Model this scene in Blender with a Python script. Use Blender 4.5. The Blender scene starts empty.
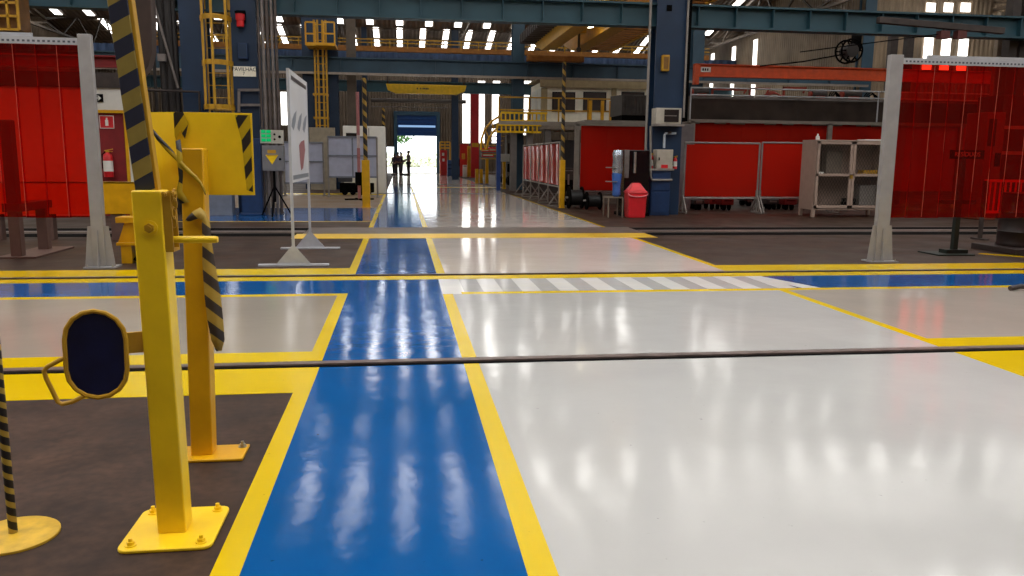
import bpy, bmesh, math, random
from mathutils import Vector, Matrix
random.seed(7)
S = bpy.context.scene
COL = S.collection
PI = math.pi
# ------------------------------------------------------------------ camera (measured from the painted lines)
FOC, YAW, PITCH, ROLL, HC = 810.86, 0.136081, 0.159632, 0.0103121, 1.5
cw = Vector((math.sin(YAW)*math.cos(PITCH), math.cos(YAW)*math.cos(PITCH), -math.sin(PITCH)))
_rt = Vector((math.cos(YAW), -math.sin(YAW), 0)); _up = _rt.cross(cw)
cr = _rt*math.cos(ROLL) + _up*math.sin(ROLL); cu = -_rt*math.sin(ROLL) + _up*math.cos(ROLL)
cam = bpy.data.cameras.new('camera'); cam.sensor_width = 36; cam.lens = FOC/1024*36
cam.clip_start = .05; cam.clip_end = 500
co = bpy.data.objects.new('camera', cam); COL.objects.link(co)
m = Matrix.Identity(4)
for i in range(3):
    m[i][0], m[i][1], m[i][2] = cr[i], cu[i], -cw[i]
m[2][3] = HC
co.matrix_world = m
S.camera = co
def ray(x, y): return cr*((x-512)/FOC) - cu*((y-288)/FOC) + cw
def at(x, y, Y):                       # measured pixel -> point at distance Y down the hall
    d = ray(x, y); t = Y/d.y; return Vector((t*d.x, Y, HC+t*d.z))
def gp(x, y, z=0.0):
    d = ray(x, y); t = (z-HC)/d.z; return Vector((t*d.x, t*d.y, z))
def ax(x, y, X):                       # measured pixel -> point on the plane X
    d = ray(x, y); t = X/d.x; return Vector((X, t*d.y, HC+t*d.z))
def rect(x0, y0, x1, y1, Y):           # world X0,Z0,X1,Z1 of a measured rectangle
    xm, ym = (x0+x1)/2, (y0+y1)/2
    return at(x0, ym, Y).x, at(xm, y1, Y).z, at(x1, ym, Y).x, at(xm, y0, Y).z
# ------------------------------------------------------------------ materials
def lin(c):
    return tuple(((v/255)/12.92 if v/255 <= .04045 else ((v/255+.055)/1.055)**2.4) for v in c)+(1,)
MATS = {}
def mat(name, rgb, rough=.5, metal=0, var=.12, scale=6, bump=0, bscale=40, spec=.5, coat=0, rvar=0):
    if name in MATS: return MATS[name]
    M = bpy.data.materials.new(name); M.use_nodes = True; nt = M.node_tree; N = nt.nodes; L = nt.links
    p = N['Principled BSDF']; tc = N.new('ShaderNodeTexCoord')
    nz = N.new('ShaderNodeTexNoise'); nz.inputs['Scale'].default_value = scale; nz.inputs['Detail'].default_value = 6
    L.new(tc.outputs['Object'], nz.inputs['Vector'])
    rp = N.new('ShaderNodeValToRGB'); c = lin(rgb)
    rp.color_ramp.elements[0].position = .3; rp.color_ramp.elements[1].position = .7
    rp.color_ramp.elements[0].color = tuple(v*(1-var) for v in c[:3])+(1,)
    rp.color_ramp.elements[1].color = tuple(min(1, v*(1+var)) for v in c[:3])+(1,)
    L.new(nz.outputs['Fac'], rp.inputs[0]); L.new(rp.outputs[0], p.inputs['Base Color'])
    p.inputs['Roughness'].default_value = rough; p.inputs['Metallic'].default_value = metal
    p.inputs['Specular IOR Level'].default_value = spec
    if coat: p.inputs['Coat Weight'].default_value = coat; p.inputs['Coat Roughness'].default_value = .1
    if rvar:
        mr = N.new('ShaderNodeMapRange'); mr.inputs['To Min'].default_value = max(.02, rough-rvar); mr.inputs['To Max'].default_value = rough+rvar
        L.new(nz.outputs['Fac'], mr.inputs['Value']); L.new(mr.outputs[0], p.inputs['Roughness'])
    if bump:
        n2 = N.new('ShaderNodeTexNoise'); n2.inputs['Scale'].default_value = bscale; n2.inputs['Detail'].default_value = 3
        L.new(tc.outputs['Object'], n2.inputs['Vector'])
        b = N.new('ShaderNodeBump'); b.inputs['Strength'].default_value = 1; b.inputs['Distance'].default_value = bump
        L.new(n2.outputs['Fac'], b.inputs['Height']); L.new(b.outputs[0], p.inputs['Normal'])
    MATS[name] = M; return M
def floor_mat(name, rgb, rough=.1, var=.05, stains=.12, amp=1.0, spec=.4, mottle=0):
    """glossy epoxy paint poured on uneven concrete: long soft waves, fine orange peel, faint scuffs"""
    M = bpy.data.materials.new(name); M.use_nodes = True; nt = M.node_tree; N = nt.nodes; L = nt.links
    p = N['Principled BSDF']; g = N.new('ShaderNodeNewGeometry')
    def noise(s, d=3):
        n = N.new('ShaderNodeTexNoise'); n.inputs['Scale'].default_value = s; n.inputs['Detail'].default_value = d
        L.new(g.outputs['Position'], n.inputs['Vector']); return n
    a = noise(.9, 5); rp = N.new('ShaderNodeValToRGB'); c = lin(rgb)
    rp.color_ramp.elements[0].position = .3; rp.color_ramp.elements[1].position = .7
    rp.color_ramp.elements[0].color = tuple(v*(1-var) for v in c[:3])+(1,)
    rp.color_ramp.elements[1].color = tuple(min(1, v*(1+var)) for v in c[:3])+(1,)
    L.new(a.outputs['Fac'], rp.inputs[0])
    # small dark specks and scuffs
    sp = noise(23, 2); sr = N.new('ShaderNodeValToRGB'); sr.color_ramp.elements[0].position = .74; sr.color_ramp.elements[1].position = .80
    sr.color_ramp.elements[0].color = (1, 1, 1, 1); sr.color_ramp.elements[1].color = (1-stains*3,)*3+(1,)
    L.new(sp.outputs['Fac'], sr.inputs[0])
    base = rp.outputs[0]
    if mottle:                                             # bare concrete: blotches, scuffs and wear of its own
        for sc_, dt, lo in ((3.1, 8, 1-mottle), (19, 8, 1-mottle*.8)):
            n = noise(sc_, dt); r3 = N.new('ShaderNodeValToRGB'); r3.color_ramp.elements[0].position = .35; r3.color_ramp.elements[1].position = .68
            r3.color_ramp.elements[0].color = (lo, lo, lo, 1); r3.color_ramp.elements[1].color = (1, 1, 1, 1); L.new(n.outputs['Fac'], r3.inputs[0])
            m3 = N.new('ShaderNodeMix'); m3.data_type = 'RGBA'; m3.blend_type = 'MULTIPLY'; m3.inputs['Factor'].default_value = 1
            L.new(base, m3.inputs['A']); L.new(r3.outputs[0], m3.inputs['B']); base = m3.outputs['Result']
    mx = N.new('ShaderNodeMix'); mx.data_type = 'RGBA'; mx.blend_type = 'MULTIPLY'; mx.inputs['Factor'].default_value = 1
    L.new(base, mx.inputs['A']); L.new(sr.outputs[0], mx.inputs['B']); L.new(mx.outputs['Result'], p.inputs['Base Color'])
    mr = N.new('ShaderNodeMapRange'); mr.inputs['To Min'].default_value = rough*.6; mr.inputs['To Max'].default_value = rough*1.6
    L.new(a.outputs['Fac'], mr.inputs['Value']); L.new(mr.outputs[0], p.inputs['Roughness'])
    p.inputs['Specular IOR Level'].default_value = spec
    b0 = None
    for s, d in ((1.6, .004*amp), (7, .0008*amp), (95, .00015*amp)):
        n = noise(s, 2); b = N.new('ShaderNodeBump'); b.inputs['Strength'].default_value = 1; b.inputs['Distance'].default_value = d
        L.new(n.outputs['Fac'], b.inputs['Height'])
        if b0: L.new(b0.outputs[0], b.inputs['Normal'])
        b0 = b
    L.new(b0.outputs[0], p.inputs['Normal'])
    return M
def stripes(name, c1, c2, direction, period, rough=.5, duty=.5, wear=.15):
    M = bpy.data.materials.new(name); M.use_nodes = True; nt = M.node_tree; N = nt.nodes; L = nt.links
    p = N['Principled BSDF']; tc = N.new('ShaderNodeTexCoord'); d = N.new('ShaderNodeVectorMath'); d.operation = 'DOT_PRODUCT'
    L.new(tc.outputs['Object'], d.inputs[0]); d.inputs[1].default_value = tuple(v/period for v in direction)
    fr = N.new('ShaderNodeMath'); fr.operation = 'FRACT'; L.new(d.outputs['Value'], fr.inputs[0])
    rp = N.new('ShaderNodeValToRGB'); rp.color_ramp.interpolation = 'CONSTANT'
    rp.color_ramp.elements[0].color = lin(c1); rp.color_ramp.elements[1].position = duty; rp.color_ramp.elements[1].color = lin(c2)
    L.new(fr.outputs[0], rp.inputs[0])
    nz = N.new('ShaderNodeTexNoise'); nz.inputs['Scale'].default_value = 25; nz.inputs['Detail'].default_value = 5; L.new(tc.outputs['Object'], nz.inputs['Vector'])
    r2 = N.new('ShaderNodeValToRGB'); r2.color_ramp.elements[0].position = .3; r2.color_ramp.elements[0].color = (1-wear*2,)*3+(1,)
    L.new(nz.outputs['Fac'], r2.inputs[0])
    mx = N.new('ShaderNodeMix'); mx.data_type = 'RGBA'; mx.blend_type = 'MULTIPLY'; mx.inputs['Factor'].default_value = 1
    L.new(rp.outputs[0], mx.inputs['A']); L.new(r2.outputs[0], mx.inputs['B']); L.new(mx.outputs['Result'], p.inputs['Base Color'])
    p.inputs['Roughness'].default_value = rough
    return M
def helix(name, c1, c2, pitch, rough=.5):
    """tape wound round a pole standing on its object's z axis"""
    M = bpy.data.materials.new(name); M.use_nodes = True; nt = M.node_tree; N = nt.nodes; L = nt.links
    p = N['Principled BSDF']; tc = N.new('ShaderNodeTexCoord'); s = N.new('ShaderNodeSeparateXYZ'); L.new(tc.outputs['Object'], s.inputs[0])
    an = N.new('ShaderNodeMath'); an.operation = 'ARCTAN2'; L.new(s.outputs['Y'], an.inputs[0]); L.new(s.outputs['X'], an.inputs[1])
    a2 = N.new('ShaderNodeMath'); a2.operation = 'DIVIDE'; L.new(an.outputs[0], a2.inputs[0]); a2.inputs[1].default_value = 2*PI
    z = N.new('ShaderNodeMath'); z.operation = 'DIVIDE'; L.new(s.outputs['Z'], z.inputs[0]); z.inputs[1].default_value = pitch
    ad = N.new('ShaderNodeMath'); ad.operation = 'ADD'; L.new(a2.outputs[0], ad.inputs[0]); L.new(z.outputs[0], ad.inputs[1])
    fr = N.new('ShaderNodeMath'); fr.operation = 'FRACT'; L.new(ad.outputs[0], fr.inputs[0])
    rp = N.new('ShaderNodeValToRGB'); rp.color_ramp.interpolation = 'CONSTANT'
    rp.color_ramp.elements[0].color = lin(c1); rp.color_ramp.elements[1].position = .42; rp.color_ramp.elements[1].color = lin(c2)
    L.new(fr.outputs[0], rp.inputs[0]); L.new(rp.outputs[0], p.inputs['Base Color']); p.inputs['Roughness'].default_value = rough
    return M
def emit(name, rgb, strength):
    M = bpy.data.materials.new(name); M.use_nodes = True; nt = M.node_tree; N = nt.nodes; L = nt.links
    N.remove(N['Principled BSDF']); e = N.new('ShaderNodeEmission'); e.inputs[0].default_value = lin(rgb)
    e.inputs[1].default_value = strength; L.new(e.outputs[0], N['Material Output'].inputs[0]); return M
def curtain(name, tint, clear, body, gloss=1.0):
    """red translucent welding PVC: tinted see-through film with a soft body colour and a wet gloss"""
    M = bpy.data.materials.new(name); M.use_nodes = True; nt = M.node_tree; N = nt.nodes; L = nt.links
    N.remove(N['Principled BSDF'])
    t = N.new('ShaderNodeBsdfTransparent'); t.inputs[0].default_value = tint
    d = N.new('ShaderNodeBsdfTranslucent'); d.inputs[0].default_value = lin(body)
    d2 = N.new('ShaderNodeBsdfDiffuse'); d2.inputs[0].default_value = lin(body)
    m0 = N.new('ShaderNodeMixShader'); m0.inputs[0].default_value = .5; L.new(d.outputs[0], m0.inputs[1]); L.new(d2.outputs[0], m0.inputs[2])
    m1 = N.new('ShaderNodeMixShader'); m1.inputs[0].default_value = clear; L.new(m0.outputs[0], m1.inputs[1]); L.new(t.outputs[0], m1.inputs[2])
    g = N.new('ShaderNodeBsdfGlossy'); g.inputs['Roughness'].default_value = .12; g.inputs[0].default_value = (1, 1, 1, 1)
    f = N.new('ShaderNodeFresnel'); f.inputs[0].default_value = 1.45
    tc = N.new('ShaderNodeTexCoord'); n = N.new('ShaderNodeTexNoise'); n.inputs['Scale'].default_value = 3; L.new(tc.outputs['Object'], n.inputs['Vector'])
    b = N.new('ShaderNodeBump'); b.inputs['Strength'].default_value = 1; b.inputs['Distance'].default_value = .02; L.new(n.outputs['Fac'], b.inputs['Height'])
    L.new(b.outputs[0], g.inputs['Normal'])
    m2 = N.new('ShaderNodeMixShader'); fm = N.new('ShaderNodeMath'); fm.operation = 'MULTIPLY'; fm.inputs[1].default_value = gloss; L.new(f.outputs[0], fm.inputs[0]); L.new(fm.outputs[0], m2.inputs[0]); L.new(m1.outputs[0], m2.inputs[1]); L.new(g.outputs[0], m2.inputs[2])
    L.new(m2.outputs[0], N['Material Output'].inputs[0]); return M
def siding(name, rgb, pitch, axis=0, rough=.6):
    """ribbed sheet metal: ribs are real relief in the bump, one paint colour with rust blotches"""
    M = mat(name, rgb, rough, 0, .3, .8); nt = M.node_tree; N = nt.nodes; L = nt.links
    tc = N.new('ShaderNodeTexCoord'); s = N.new('ShaderNodeSeparateXYZ'); L.new(tc.outputs['Object'], s.inputs[0])
    k = N.new('ShaderNodeMath'); k.operation = 'MULTIPLY'; k.inputs[1].default_value = 2*PI/pitch; L.new(s.outputs[axis], k.inputs[0])
    sn = N.new('ShaderNodeMath'); sn.operation = 'SINE'; L.new(k.outputs[0], sn.inputs[0])
    b = N.new('ShaderNodeBump'); b.inputs['Strength'].default_value = 1; b.inputs['Distance'].default_value = pitch*.12
    L.new(sn.outputs[0], b.inputs['Height']); L.new(b.outputs[0], N['Principled BSDF'].inputs['Normal']); return M
# ------------------------------------------------------------------ mesh builder
def wloc(o):
    v = Vector((0, 0, 0))
    while o: v += o.location; o = o.parent
    return v
class MB:
    def __init__(s): s.v = []; s.f = []; s.M = None
    def add(s, vs, fs):
        n = len(s.v); s.v += [(s.M @ Vector(v)) if s.M else Vector(v) for v in vs]; s.f += [tuple(n+i for i in f) for f in fs]; return s
    def box(s, x0, y0, z0, x1, y1, z1):
        return s.add([(x0,y0,z0),(x1,y0,z0),(x1,y1,z0),(x0,y1,z0),(x0,y0,z1),(x1,y0,z1),(x1,y1,z1),(x0,y1,z1)],
                     [(0,3,2,1),(4,5,6,7),(0,1,5,4),(1,2,6,5),(2,3,7,6),(3,0,4,7)])
    def pxbox(s, x0, y0, x1, y1, Y, d):
        a, b, c, e = rect(x0, y0, x1, y1, Y); return s.box(a, Y, b, c, Y+d, e)
    def prism(s, pts, ext):            # closed polygon (3D points) pushed along ext
        n = len(pts); P = [Vector(p) for p in pts]; E = Vector(ext)
        return s.add(P+[p+E for p in P], [tuple(range(n)), tuple(range(2*n-1, n-1, -1))]+[(i, i+n, (i+1) % n+n, (i+1) % n) for i in range(n)])
    def bar(s, p, q, w, h=None, upv=(0, 0, 1)):
        p, q = Vector(p), Vector(q); h = h or w; d = (q-p).normalized(); u = Vector(upv)
        if abs(d.dot(u)) > .98: u = Vector((0, 1, 0))
        a = d.cross(u).normalized()*w/2; b = a.cross(d).normalized()*h/2
        c = [p-a-b, p+a-b, p+a+b, p-a+b]
        return s.prism(c, q-p)
    def tube(s, pts, r, n=10, cap=True, rs=None):
        P = [Vector(p) for p in pts]; k = len(P); base = len(s.v); ref = None; V = []
        for i, p in enumerate(P):
            d = ((P[min(i+1, k-1)]-P[max(i-1, 0)])).normalized()
            if ref is None:
                ref = Vector((0, 0, 1)) if abs(d.z) < .9 else Vector((1, 0, 0))
            a = (ref-d*ref.dot(d)).normalized(); b = d.cross(a); ref = a
            rr = rs[i] if rs else r
            V += [p+a*rr*math.cos(2*PI*j/n)+b*rr*math.sin(2*PI*j/n) for j in range(n)]
        F = [(i*n+j, i*n+(j+1) % n, (i+1)*n+(j+1) % n, (i+1)*n+j) for i in range(k-1) for j in range(n)]
        if cap: F += [tuple(range(n-1, -1, -1)), tuple((k-1)*n+j for j in range(n))]
        return s.add(V, F)
    def cyl(s, x, y, z0, z1, r, n=24, r1=None):
        return s.tube([(x, y, z0), (x, y, z1)], r, n, True, [r, r if r1 is None else r1])
    def lathe(s, x, y, prof, n=24):    # prof [(r,z)]
        V = [(x+r*math.cos(2*PI*j/n), y+r*math.sin(2*PI*j/n), z) for r, z in prof for j in range(n)]
        F = [(i*n+j, i*n+(j+1) % n, (i+1)*n+(j+1) % n, (i+1)*n+j) for i in range(len(prof)-1) for j in range(n)]
        F += [tuple(range(n-1, -1, -1)), tuple((len(prof)-1)*n+j for j in range(n))]
        return s.add(V, F)
    def ball(s, c, r, sx=1, sy=1, sz=1, n=12):
        c = Vector(c); V = []; F = []
        for i in range(n//2+1):
            t = PI*i/(n//2)
            V += [c+Vector((r*sx*math.sin(t)*math.cos(2*PI*j/n), r*sy*math.sin(t)*math.sin(2*PI*j/n), r*sz*math.cos(t))) for j in range(n)]
        F = [(i*n+j, (i+1)*n+j, (i+1)*n+(j+1) % n, i*n+(j+1) % n) for i in range(n//2) for j in range(n)]
        return s.add(V, F)
    def build(s, name, m, parent=None, bevel=0, flat=False, **k):
        me = bpy.data.meshes.new(name); o = bpy.data.objects.new(name, me); COL.objects.link(o)
        off = wloc(parent) if parent else Vector(k.get('loc', (0, 0, 0)))
        me.from_pydata([tuple(v-off) for v in s.v], [], s.f); me.validate(); me.update()
        bm = bmesh.new(); bm.from_mesh(me); bmesh.ops.remove_doubles(bm, verts=bm.verts, dist=1e-6)
        bmesh.ops.recalc_face_normals(bm, faces=bm.faces); bm.to_mesh(me); bm.free()
        me.materials.append(m)
        if not flat:
            for p in me.polygons: p.use_smooth = True
            me.set_sharp_from_angle(angle=math.radians(35))
        if bevel:
            b = o.modifiers.new('bevel', 'BEVEL'); b.width = bevel; b.segments = 2; b.limit_method = 'ANGLE'
        if parent: o.parent = parent
        else: o.location = off
        if k.get('label'): o['label'] = k['label']
        return o
def bx(*a): return MB().box(*a)
def tag(o, label, cat, group=None, kind=None):
    o['label'] = label; o['category'] = cat
    if group: o['group'] = group
    if kind: o['kind'] = kind
    return o
def thing(name, label, cat, loc, group=None):
    o = bpy.data.objects.new(name, None); COL.objects.link(o); o.location = loc; o.empty_display_size = .2
    return tag(o, label, cat, group)
def struct(name, mb, m, label=None, **k):
    o = mb.build(name, m, **k); o['kind'] = 'structure'
    if label: o['label'] = label
    return o
def kids(o): return [c for c in bpy.data.objects if c.parent == o]
def copy_tree(o, parent=None):
    c = o.copy(); COL.objects.link(c); c.parent = parent
    for ch in kids(o): copy_tree(ch, c)
    return c
def text(s, size, m, parent, pos, rot=(PI/2, 0, 0), name='lettering', align='CENTER'):
    cu_ = bpy.data.curves.new(name, 'FONT'); cu_.body = s; cu_.size = size; cu_.align_x = align; cu_.align_y = 'CENTER'; cu_.extrude = .001
    cu_.materials.append(m)
    t_ = bpy.data.objects.new('lettering_curve', cu_); me = bpy.data.meshes.new_from_object(t_); bpy.data.objects.remove(t_)
    o = bpy.data.objects.new(name, me); COL.objects.link(o); o.parent = parent
    o.location = Vector(pos)-wloc(parent); o.rotation_euler = rot; return o
# ------------------------------------------------------------------ palette
GREY = floor_mat('grey_epoxy', (188, 187, 184), .085)
BLUE = floor_mat('blue_epoxy', (8, 82, 146), .085, .08, .2, 1, .28)
GREYB = floor_mat('grey_bay_epoxy', (156, 147, 134), .12)
GREYR = floor_mat('grey_side_bay_epoxy', (174, 165, 155), .1)
YEL = floor_mat('yellow_epoxy', (214, 182, 0), .2, .05, .15, .35, .35)
YELR = floor_mat('worn_yellow_paint', (222, 180, 50), .3, .16, .3)
GREYF = floor_mat('far_grey_brightened', (212, 202, 194), .07)  # lane grey made lighter to stand in for light missing down the hall
WHT = floor_mat('white_epoxy', (226, 224, 220), .14)
CONC = floor_mat('dark_concrete', (76, 54, 41), .5, .2, .1, .8, .22, .5)
BAND = floor_mat('worn_concrete', (108, 95, 86), .4, .15, .1, .8, .35, .25)
STEEL = mat('rail_steel', (120, 104, 98), .4, .5, .3, 9)
BLACK = mat('black_gap', (10, 9, 9), .9, spec=.05)
PY = mat('yellow_paint', (248, 204, 28), .33, 0, .1, 5, .0006, 60)
PYO = mat('orange_yellow_paint', (216, 160, 8), .35, 0, .12, 5, .0006, 60)
PYD = mat('dull_yellow_paint', (186, 140, 22), .5, 0, .15)
ZINC = mat('zinc_bolt', (170, 165, 150), .35, .8)
GREYP = mat('grey_post_paint', (150, 147, 147), .42, 0, .08)
TRACK = mat('galvanised_track', (186, 188, 194), .35, .2, .1)
DARKB = mat('dark_brown_steel', (52, 42, 38), .6, 0, .3)
BLUEC = mat('blue_column_paint', (11, 41, 70), .45, 0, .15, 1.5)
TEAL = mat('teal_girder_paint', (34, 70, 82), .5, 0, .15, 1.2)
TEALD = mat('dark_teal_girder', (44, 72, 90), .55, 0, .2, 1.2)
REDP = mat('red_paint', (205, 30, 36), .4)
REDD = mat('dark_red_board', (122, 16, 20), .6)
WHITEP = mat('white_paint', (226, 224, 216), .5, 0, .05)
CREAM = mat('cream_panel', (244, 238, 220), .5, 0, .05)
BEIGE = mat('beige_trim', (176, 158, 122), .55, 0, .1)
BLK = mat('black_plastic', (22, 22, 24), .4)
GLS = mat('dark_glass', (40, 36, 36), .15)
CONDUIT = mat('conduit_grey', (120, 112, 108), .5, .3, .2)
GPANEL = mat('grey_partition', (176, 182, 204), .5, 0, .06)
TUBE = mat('screen_frame_grey', (140, 134, 128), .45, .2, .12)
ORANGE = mat('orange_beam_paint', (206, 76, 20), .5, 0, .15)
CRANE = mat('crane_yellow_paint', (206, 158, 50), .5, 0, .15)
SLATC = mat('crane_walkway_slats', (150, 96, 32), .6, 0, .2)
HYEL = mat('hoist_yellow', (236, 190, 8), .4)
CAB = mat('mesh_cabinet_grey', (160, 138, 124), .5, 0, .08)
NAVY = mat('navy_plate', (14, 22, 58), .35, 0, .3, 9, .001, 30)
RED = curtain('red_welding_curtain', (.80, .016, .006, 1), .86, (190, 14, 6), .7)
EDGE = mat('curtain_seam_highlight', (186, 84, 70), .25)  # pale colour stands in for light caught on the strip edges
REDQ = curtain('red_screen_film', (.80, .04, .02, 1), .35, (222, 44, 28), .3)
TAN = floor_mat('tan_concrete', (126, 106, 84), .4, .15, .1, .8, .35)
WIN = emit('daylit_window', (255, 252, 246), 3.2)
SKY = emit('daylit_roof_panel', (255, 253, 251), 8.3)
SKYN = emit('near_roof_fill_panel', (255, 253, 251), 6.3)  # unseen roof strips behind the camera, strengthened as fill light
SKYF = emit('daylit_far_roof_panel', (255, 252, 247), 5.8)
# ================================================================== THE SETTING
XL, XR, XR2, YB, YE = -26.0, 22.3, 40.0, -12.0, 74.0
struct('floor', bx(XL, YB, -.2, XR2, YE, 0), CONC, 'dark worn concrete floor of the hall')
pc_ = [0]
def paint(name, m, x0, y0, x1, y1, z=.001):
    pc_[0] += 1; z += 4e-5*pc_[0]
    struct('floor_'+name, bx(x0, y0, -.05, x1, y1, z), m)
LO, LI, RI, RO, AI, AO = -.70, -.595, .44, .552, 4.36, 4.46     # yellow line edges beside the blue walkway and the lane
FAR0 = 17.45
# near bay
paint('grey_lane', GREY, RO-.02, YB, AI+.02, 8.86); paint('blue_walkway', BLUE, LI-.02, YB, RI+.02, 16.0)
paint('yellow_line', YEL, LO, YB, LI, 8.86, .002); paint('yellow_line', YEL, RI, YB, RO, 8.86, .002)
paint('yellow_line', YEL, AI, YB, AO, 8.86, .002)
paint('yellow_rail_band', YEL, XL, 5.15, LO, 6.27, .002); paint('yellow_rail_band', YEL, AO, 5.15, XR2, 6.27, .002)
paint('grey_bay', GREYB, XL, 6.27, LO, 8.86); paint('grey_bay', GREYR, AO, 6.27, XR2, 8.86)
paint('yellow_line', YEL, XL, 8.84, LI, 8.98, .002); paint('yellow_line', YEL, RO+.1, 8.84, XR2, 8.98, .0022)
paint('blue_crosswalk', BLUE, XL, 8.98, LI, 9.96); paint('blue_crosswalk', BLUE, AO, 8.98, XR2, 9.96)
paint('grey_crossing', GREY, RI, 8.98, AO+.02, 9.96)
for k in range(10): paint('white_crossing_bar', WHT, .47+.44*k if k else RI, 8.99 if k else 8.86, .69+.44*k, 9.96, .002)
struct('floor_white_crossing_bar', MB().prism([(4.72, 8.99, -.01), (4.95, 8.99, -.01), (4.64, 9.96, -.01), (4.46, 9.96, -.01)], (0, 0, .012)), WHT)
paint('yellow_line', YEL, XL, 9.96, XR2, 10.26, .003)
paint('yellow_rail_band', YEL, XL, 10.42, LO, 11.05, .002); paint('yellow_rail_band', YEL, AO, 10.42, XR2, 11.05, .002)
paint('yellow_line', YEL, LO, 10.42, LI, 15.2, .002); paint('yellow_line', YEL, RI, 10.42, RO, 15.2, .002)
paint('grey_lane', GREYF, RO-.02, 10.42, AI+.02, 15.2); paint('yellow_line', YEL, AI, 10.42, AO, 15.2, .002)
paint('yellow_rail_band', YELR, -2.0, 15.1, 4.9, 16.0, .003)
paint('concrete_crossing', BAND, XL, 16.0, XR2, FAR0, .001)
# beyond the double rail
paint('grey_lane', GREYF, RO-.02, FAR0, AI+.02, 72.5); paint('blue_walkway', BLUE, LI-.02, FAR0, RI+.02, 41)
paint('yellow_line', YEL, LO, FAR0, LI, 33, .002); paint('yellow_line', YEL, RI, FAR0, RO, 41, .002); paint('yellow_line', YEL, AI+.05, FAR0, AO, 33, .002)
paint('grey_lane', GREYF, LI-.02, 41, RO, 72.5); paint('yellow_line', YEL, XL, 32.2, LO, 33.4, .002)
paint('blue_side_walkway', BLUE, -5.0, 19.1, LO, 24, .0012); paint('yellow_line', YELR, -5.0, 18.98, LO, 19.1, .002); paint('tan_bay', TAN, XL, 24, LO, 32.2, .001)
paint('yellow_line', YELR, RI, 40.2, AO+3, 41.0, .003)
# rails sunk in the floor: groove sides and a worn steel head
def rail(Y, x0, x1, w=.055, gap=.05, z=.004):
    struct('floor_rail_groove', bx(x0, Y-w/2-gap, -.04, x1, Y+w/2+gap, z), BLACK)
    struct('floor_rail', bx(x0, Y-w/2, -.04, x1, Y+w/2, z+.012), STEEL)
rail(5.87, XL, XR2, .08, .05); rail(10.34, XL, XR2, .06, .03); rail(33.5, -.6, 9, .12, .2); rail(44.7, -3, 8, .15, .25); rail(71.6, -3, 6, .15, .2)
for x0, x1 in ((XL, -1.9), (4.95, XR2)):
    for Y in (15.85, 17.05): struct('floor_rail_groove', bx(x0, Y-.3, -.04, x1, Y+.3, .004), BLACK)
    struct('floor_rail', bx(x0, 16.3, -.04, x1, 16.62, .016), STEEL)
# walls
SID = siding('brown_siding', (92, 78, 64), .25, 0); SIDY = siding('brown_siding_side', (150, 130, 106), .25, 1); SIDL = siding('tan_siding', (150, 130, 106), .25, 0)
def opening(x0, y0, x1, y1): return rect(x0, y0, x1, y1, YE)
dx0, _, dx1, dz1 = opening(397.5, 120, 436.5, 173); _, _, _, dz1 = opening(397.5, 115.5, 436.5, 173)
sx0, _, sx1, sz1 = opening(387, 147, 394, 172)
zt = 9.6
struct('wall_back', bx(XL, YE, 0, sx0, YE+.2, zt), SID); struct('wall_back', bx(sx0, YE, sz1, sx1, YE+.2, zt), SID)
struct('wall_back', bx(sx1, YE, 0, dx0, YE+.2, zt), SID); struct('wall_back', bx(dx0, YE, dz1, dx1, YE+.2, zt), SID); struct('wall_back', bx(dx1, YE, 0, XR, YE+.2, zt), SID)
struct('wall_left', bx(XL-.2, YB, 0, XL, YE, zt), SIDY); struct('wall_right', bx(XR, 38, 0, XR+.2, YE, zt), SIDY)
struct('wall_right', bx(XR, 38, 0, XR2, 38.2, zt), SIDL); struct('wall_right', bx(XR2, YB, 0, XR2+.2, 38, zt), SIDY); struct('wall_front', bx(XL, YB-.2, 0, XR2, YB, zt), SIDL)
# door: blue frame, half raised blue sectional shutter
struct('door_1', MB().box(dx0-.3, YE-.25, 0, dx0, YE, dz1+.35).box(dx1, YE-.25, 0, dx1+.3, YE, dz1+.35).box(dx0, YE-.25, dz1, dx1, YE, dz1+.35), mat('door_frame_blue', (40, 72, 92), .5), 'blue steel frame of the far roller door')
zs = at(416, 136, YE).z; dsh = mat('shutter_blue', (18, 66, 128), .35, 0, .1); n = 5
sh = struct('door_1_shutter', MB().prism([(dx0, YE-.12, zs), (dx0, YE-.05, zs), (dx0, YE-.05, dz1), (dx0, YE-.12, dz1)], (dx1-dx0, 0, 0)), dsh, 'blue roller shutter half raised over the far doorway')
for k in range(n):
    z = zs+(dz1-zs)*k/n
    r_ = MB().box(dx0+.02, YE-.2, z+.05, dx1-.02, YE-.1, z+.16).build('shutter_rib', dsh, sh)
struct('window_1', bx(dx0+.1, YE-.21, zs+(dz1-zs)*.42, dx1-.1, YE-.19, zs+(dz1-zs)*.52), emit('shutter_slot_light', (150, 190, 235), .9))  # glowing strip put on the shutter for daylight through its slats
struct('door_2', MB().box(sx0-.12, YE-.1, 0, sx0, YE, sz1+.1).box(sx1, YE-.1, 0, sx1+.12, YE, sz1+.1).box(sx0, YE-.1, sz1, sx1, YE, sz1+.1), mat('door_frame_grey', (90, 90, 96), .5))
wn = [1]
def window(mb, m=WIN):
    wn[0] += 1; return struct('window_%d' % wn[0], mb, m)
for a, b, y0, y1 in ((462.5, 470, 94, 143), (477.5, 484.5, 94, 143), (492, 499, 94, 143), (523, 529, 94, 135), (281, 287, 92, 125), (290, 298, 88, 126)):
    x0, z0, x1, z1 = rect(a, y0, b, y1, YE); window(bx(x0, YE-.04, z0, x1, YE-.02, z1))
for a in (478, 493, 524):
    x0, z0, x1, z1 = rect(a, 81, a+7, 84, YE); window(bx(x0, YE-.04, z0, x1, YE-.02, z1))
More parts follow.
